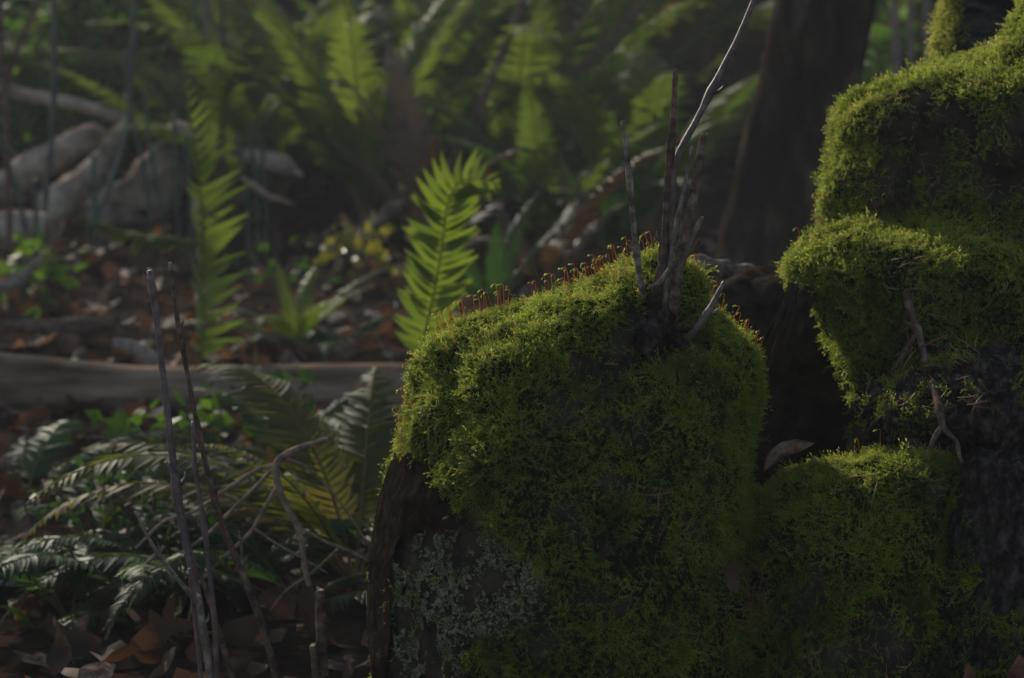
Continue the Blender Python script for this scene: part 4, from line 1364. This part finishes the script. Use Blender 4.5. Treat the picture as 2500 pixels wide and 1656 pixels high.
# ------------------------------------------------------------------ rushes (jointed green stems, upper left)
for k, (pts, d, r) in enumerate([
    ([(130, -40), (132, 150), (130, 300), (118, 420), (104, 560)], 5.2, 7), ([(330, -30), (322, 180), (308, 330), (262, 470), (225, 540)], 5.2, 6), ([(310, 120), (318, 260), (345, 380), (365, 510)], 5.2, 5),
    ([(352, 220), (362, 320), (378, 420), (400, 540)], 5.2, 5), ([(425, 280), (428, 400), (436, 540)], 5.3, 5), ([(228, 380), (232, 470), (236, 545)], 5.1, 6), ([(0, 330), (20, 400), (45, 480), (62, 570)], 4.9, 6),
    ([(85, 440), (88, 520), (92, 600)], 4.9, 6), ([(580, 330), (590, 400), (604, 480)], 5.1, 6), ([(612, 300), (618, 400), (628, 470)], 5.1, 6), ([(640, 330), (642, 420), (650, 480)], 5.1, 5), ([(875, -40), (876, 90), (876, 200)], 7.0, 7),
    ([(540, -30), (545, 120), (556, 240)], 6.0, 5), ([(480, -60), (478, 60), (470, 180)], 6.4, 5), ([(455, 330), (462, 420), (470, 500)], 5.0, 6)]):
    pts = pts + [(pts[-1][0] + (pts[-1][0] - pts[-2][0]) * .3, PH / 2 - FPX * math.tan(math.atan((float(zg((pts[-1][0] - 1250) / FPX * d, d)) - CAMZ) / d) + PITCH) + 6)]
    C = pathpts(pts, d)
    S = spline(C, 46)
    rr = np.full(46, r / FPX * d); rr[::6] *= 1.3
    Vt, Ft = tube(S, rr, 7)
    o = link('rush_stem', mesh_np('rush_stem', Vt - C[-1], Ft), M['rush'], None, C[-1])
    tag(o, 'dark green jointed rush stem standing among driftwood and ferns', 'rush', 'rush stems on the left')

# ------------------------------------------------------------------ leafy shrubs and bare stems in the background
def leaf_cloud(n, c, rx, ry, rz, s, seed, folded=True):
    r = np.random.default_rng(seed)
    p = r.normal(size=(n, 3)); p /= np.linalg.norm(p, axis=1)[:, None]
    p *= (r.random(n) ** .5)[:, None]
    cl = vnoise(p, 2.5, seed) > .38
    p = p[cl] * [rx, ry, rz] + c
    n = len(p)
    u = r.normal(size=(n, 3)); u[:, 2] *= .6; u /= np.linalg.norm(u, axis=1)[:, None]
    w = np.cross(u, r.normal(size=(n, 3))); w /= np.linalg.norm(w, axis=1)[:, None]
    nz = np.cross(u, w)
    L = s * r.uniform(.6, 1.3, n)[:, None]
    q = np.stack([p, p + u * L * .45 + w * L * .3 + nz * L * .06, p + u * L, p + u * L * .45 - w * L * .3 + nz * L * .06], 1)
    F = np.arange(n * 4).reshape(-1, 4)
    return q.reshape(-1, 3), F


def leafy_shrub(px, d, h, w, n, s, mat, lab, grp, seed, zoff=.1):
    b = gpt(px, d)
    t = thing('leafy_shrub', lab, 'shrub', b, grp)
    Vl, Fl = leaf_cloud(n, [0, 0, h * .55 + zoff], w, w, h * .55, s, seed)
    link('foliage', mesh_np('foliage', Vl, Fl), M[mat], t)
    r = np.random.default_rng(seed)
    for k in range(4):
        e = np.array([r.uniform(-.6, .6) * w, r.uniform(-.6, .6) * w, h * r.uniform(.7, 1)])
        Vt, Ft = tube(spline([(0, 0, -.01), e * [.3, .3, .5], e], 10), [.006, .004, .002], 5)
        link('stem', mesh_np('stem', Vt, Ft), M['stem_brown'], t)
    return t


sid = 1000
for (px_, d_, h_, w_, n_, s_, mk, lab, grp) in [
    (60, 6.6, .55, .35, 700, .05, 'shrub', 'bright green leafy shrub behind the driftwood snag', 'shrubs behind the snag'), (230, 7.0, .6, .4, 700, .055, 'shrub', 'lush green shrub behind the rushes above the snag', 'shrubs behind the snag'),
    (420, 7.4, .7, .35, 600, .05, 'shrub_yel', 'yellow leaved shrub high on the slope above the snag', 'yellow shrubs above the snag'), (250, 8.2, .7, .5, 700, .06, 'shrub_yel', 'broad yellow shrub at the slope top above the bright green shrubs', 'yellow shrubs above the snag'),
    (20, 7.6, .75, .45, 900, .06, 'shrub', 'tall green shrub behind the forked bare stem', None), (180, 8.6, .9, .55, 900, .065, 'shrub_yel', 'tall yellowing shrub at the slope head above the driftwood snag', None),
    (400, 9.2, .9, .6, 900, .065, 'shrub_yel', 'golden shrub at the slope head left of the purple grey stem', None), (480, 7.9, .6, .35, 600, .055, 'shrub', 'green shrub behind the upright purple grey stem', None),
    (620, 8.6, .7, .5, 700, .06, 'shrub', 'leafy shrub at the head of the fern slope', 'shrubs at the slope head'), (980, 9.2, .7, .5, 700, .06, 'shrub', 'leafy shrub at the head of the fern slope', 'shrubs at the slope head'),
    (1350, 9.2, .7, .5, 700, .06, 'shrub', 'leafy shrub at the head of the fern slope', 'shrubs at the slope head'), (1600, 9.0, .7, .5, 700, .06, 'shrub_yel', 'yellow shrub at the head of the slope beside the dark trunk', None),
    (2130, 6.5, .55, .14, 200, .07, 'shrub', 'broad leaved green sapling between the dark trunk and mossy stump', None), (2230, 8.4, .8, .4, 500, .06, 'shrub', 'leafy shrub behind the mossy sapling', None),
    (120, 4.3, .13, .10, 40, .05, 'shrub', 'small bright green seedling in the litter behind the log', 'seedlings behind the log'), (60, 4.5, .12, .05, 20, .05, 'shrub', 'slim green seedling in the litter beside the crooked grey stick', 'seedlings behind the log'),
    (330, 3.0, .05, .14, 90, .03, 'shrub', 'low bright green leaves growing just below the log', 'low leaves below the log'), (480, 3.05, .05, .08, 50, .03, 'shrub', 'few bright leaves below the log behind the purple twigs', 'low leaves below the log'),
    (360, 2.45, .10, .11, 300, .018, 'ground_leaf', 'small leaved glossy bush before the log at left', None), (640, 3.1, .10, .10, 110, .024, 'ground_leaf', 'small leaved plant clinging against the log', None),
    (230, 2.45, .10, .10, 120, .016, 'ground_leaf', 'tiny leaved ground plant beside the pale drooping fern', None),
    (690, 4.5, .10, .12, 60, .03, 'ground_leaf', 'sparse green ground plant below the fern slope', None), (880, 4.7, .12, .12, 70, .04, 'shrub_yel', 'yellowing ground plant below the fern slope', None)]:
    sid += 1
    leafy_shrub(px_, d_, h_, w_, n_, s_, mk, lab, grp, sid, .02)

for k, (pts, d, r, m, lab) in enumerate([
    ([(1300, -80), (1255, 60), (1200, 190), (1150, 310), (1090, 420), (1040, 560)], 5.6, [9, 11, 13, 14], 'stem_brown', 'dark slanting bare sapling stem crossing the ferns'),
    ([(1640, -60), (1550, 30), (1430, 160), (1300, 290), (1190, 410), (1110, 560)], 5.9, [7, 8, 8, 8], 'stem_brown', 'long thin bare branch slanting from the ferns to the upper right'),
    ([(1160, 0), (1080, 90), (1000, 200), (970, 280), (930, 420), (900, 520)], 6.2, [8, 10, 12, 12], 'stem_brown', 'bare stem leaning right within the fern thicket'),
    ([(0, -60), (4, 120), (10, 230), (20, 420), (24, 620)], 4.6, [7, 8, 9, 9], 'stem_brown', 'dark forked bare stem at the thicket edge by the snag'),
    ([(105, -40), (70, 60), (30, 150), (12, 230)], 4.62, [6, 7, 8, 8], 'stem_brown', 'dark bare shoot leaning from the forked stem'),
    ([(500, -60), (505, 60), (512, 120), (530, 300), (545, 460)], 5.6, [8, 9, 9, 9], 'stem_purple', 'upright purple grey bare stem beside the tall frond'),
    ([(975, 100), (965, 60), (985, 40), (1010, 35)], 6.4, [8, 7, 6, 4], 'moss_bark', 'pale mossy bent twig in the fern thicket'),
    ([(985, 50), (968, 100), (960, 170), (970, 240), (960, 400)], 6.4, [6, 8, 8, 8], 'moss_bark', 'pale mossy upright stem in the fern thicket'),
    ([(2180, -60), (2185, 60), (2188, 180), (2190, 420)], 6.0, [9, 10, 11, 12], 'stem_grey', 'slim grey bare stem behind the mossy stump'),
    ([(2230, -60), (2222, 60), (2225, 200), (2228, 420)], 6.3, [8, 8, 9, 10], 'stem_grey', 'slim grey brown stem beside the mossy sapling'),
    ([(2260, -60), (2262, 90), (2258, 200), (2256, 430)], 6.8, [7, 8, 8, 9], 'stem_pale', 'pale slim stem beside the mossy sapling'),
    ([(2120, 40), (2170, 60), (2240, 45), (2300, 60)], 6.4, [4, 6, 6, 5], 'stem_brown', 'thin cross branch between the slim grey stems'),
]):
    g = pts[-1]
    C = pathpts(pts, d)
    T_ = thing('bare_sapling', lab, 'sapling', (C[-1][0], d, float(zg(C[-1][0], d))))
    limb_thing(T_, 'stem', pts, d, r, m, 8, .2, 700 + k, 20)

# ------------------------------------------------------------------ trees
def tree(base, lean, h, r0, r1, mat, lab, seed, crown=(4.5, 2.2, 1.6, 2600, .16), flare=1.6, grp=None):
    r = np.random.default_rng(seed)
    t = thing('forest_tree', lab, 'tree', base, grp)
    top = np.array([lean[0], lean[1], h])
    C = spline([(0, 0, -.05), top * [.05, .05, .06], top * [.3, .3, .3], top * [.65, .65, .65], top], 60)
    rad = r0 + (r1 - r0) * np.linspace(0, 1, 60)
    rad *= 1 + (flare - 1) * np.exp(-np.linspace(0, 1, 60) * h / .16)
    Vt, Ft = tube(spline(C, 160), rad, 44, .14, seed, 9)
    ax = spline(C, 160)
    o3 = Vt.reshape(160, 44, 3) - ax[:, None, :]
    rl = np.linalg.norm(o3, axis=2, keepdims=True) + 1e-9
    ang = np.arctan2(o3[..., 1], o3[..., 0])
    q = np.stack([np.cos(ang) * 7, np.sin(ang) * 7, Vt.reshape(160, 44, 3)[..., 2] * 4], -1)
    o3 = o3 * (1 + .16 * (fbm(q, 1.0, seed, 3)[..., None] - .5))
    Vt = (o3 + ax[:, None, :]).reshape(-1, 3)
    link('trunk', mesh_np('trunk', Vt, Ft), M[mat], t)
    cz, rw, rh, n, s = crown
    bl = []
    for k in range(9):
        q = C[int(60 * (cz - rh * .6) / h) if False else min(59, int(59 * (.5 + .5 * r.random())))]
        a = r.random() * 6.28
        e = q + np.array([math.cos(a) * rw * .8, math.sin(a) * rw * .8, r.uniform(.1, .8)])
        bl.append(tube(spline([q, (q + e) / 2 + [0, 0, .15], e], 8), [r1 * .7, r1 * .3, .01], 6))
    Vb, Fb = join(bl)
    cv, cf = leaf_cloud(n, np.array([lean[0], lean[1], cz]), rw, rw, rh, s, seed + 1)
    cr = link('crown', mesh_np('crown', cv, cf), M['crown'], t)
    link('limbs', mesh_np('limbs', Vb, Fb), M[mat], cr)
    return t


b = gpt(1862, 4.3)
tree(b, (1.15, 0, 0), 6.0, .112, .06, 'trunk', 'dark tree trunk with flaring base behind the two stumps', 801, (5.5, 1.6, 1.3, 1500, .16), 1.5)
b = gpt(850, 8.6)
tree(b, (.1, .2), 6.5, .085, .05, 'moss_bark', 'slim moss covered tree standing above the fern thicket', 802, (6.0, 1.8, 1.4, 1800, .16), 1.3)
SHADE = [((-2.0, 11.5), 8, 2.2, 2200), ((-9.6, 9.0), 9, 2.4, 2200), ((-7.2, 4.2), 7, 1.8, 1500), ((-1.2, 15.0), 9, 2.6, 2400), ((-12.5, 12.5), 10, 3.0, 2600), ((2.2, 12.5), 9, 2.4, 2200), ((-6.6, 18.5), 10, 3.0, 2600), ((5.2, 10.5), 9, 2.4, 1800), ((3.6, 6.5), 8, 1.9, 1500),
         ((-3.8, -2.2), 6, 2.4, 2000), ((-2.9, .9), 5.6, 1.9, 2200), ((4.8, -.4), 6, 2.6, 2600), ((5.0, 3.2), 6.5, 2.4, 2600)]  # unseen trees added to dapple the sun and hold back sky light
for k, ((x, y), h, w, n) in enumerate(SHADE):
    c = np.array([x, y, float(zg(x, y)) + h - 1.6]) - np.array([.1, 1.8, .4])
    s_ = np.array(SUNV); off = c - s_ * (c @ s_); dist = np.linalg.norm(off)
    if dist < w + .4:                                     # added shade trees are shifted aside so the sun reaches the stumps
        mv = off / dist; mv[2] = 0; mv /= np.linalg.norm(mv)
        x, y = x + mv[0] * (w + .4 - dist) * 1.5, y + mv[1] * (w + .4 - dist) * 1.5
    tree((x, y, float(zg(x, y))), (random.uniform(-.4, .4), random.uniform(-.4, .4)), h, .16, .07, 'trunk', 'tall dark trunked tree out of view, added to shade the scene', 820 + k, (h - 1.6, w, 1.9, n, .2), 1.5, 'unseen shade trees around the slope')
c = np.array([.0, 1.75, .35]) + 9 * np.array(SUNV) + 1.15 * np.array([-.24, .5, -.84])  # crown set beside the sun's path to shade the lower left ground
tree((c[0], c[1], float(zg(c[0], c[1]))), (0, 0), c[2] + .6 - float(zg(c[0], c[1])), .06, .03, 'trunk', 'small leafy tree out of view, added to shade the lower left ground', 840, (c[2] - float(zg(c[0], c[1])), .95, .9, 420, .12), 1.5)

# mossy sapling trunk, upper right behind the stump
MS = thing('mossy_sapling', 'upright dark trunk with a bright mossy left edge behind the rotten stump', 'tree', (.50, 2.32, .03))
C = spline(pathpts([(2405, -900), (2398, -400), (2395, -50), (2385, 100), (2370, 260), (2360, 700)], 2.32), 60)
Vt, Ft = tube(C, np.array([80, 86, 90, 92, 96, 110]) / FPX * 2.32, 24, .15, 830, 22)
ms_me = mesh_np('trunk', Vt, Ft)
keep_world(link('trunk', ms_me, M['dark_wood']), MS)
keep_world(grow_moss(ms_me, None, lambda P, N: np.clip(-N[:, 0] * 2.2 - .9 + (fbm(P, 30, 97) - .5), 0, 1) * (P[:, 2] > .4) * (P[:, 2] < 1.2), 130000, .5, .4, (.9, 1.5), 'moss', .0015, NG_GOLD, 3, False), MS)

# ------------------------------------------------------------------ misty air
me = bpy.data.meshes.new('haze')
bm = bmesh.new(); bmesh.ops.create_cube(bm, size=1); bm.to_mesh(me); bm.free()
hz = link('haze', me, None, None, (0, 42, 10), None, (200, 150, 26))
hm = bpy.data.materials.new('haze'); hm.use_nodes = True
hn = hm.node_tree; hn.nodes.clear()
ho = hn.nodes.new('ShaderNodeOutputMaterial'); hv = hn.nodes.new('ShaderNodeVolumePrincipled')
hv.inputs['Color'].default_value = (.85, .9, 1, 1); hv.inputs['Density'].default_value = .0035; hv.inputs['Anisotropy'].default_value = .3
hn.links.new(hv.outputs[0], ho.inputs['Volume'])
me.materials.append(hm)
tag(hz, 'thin pale haze hanging between the trees', None, None, 'stuff')
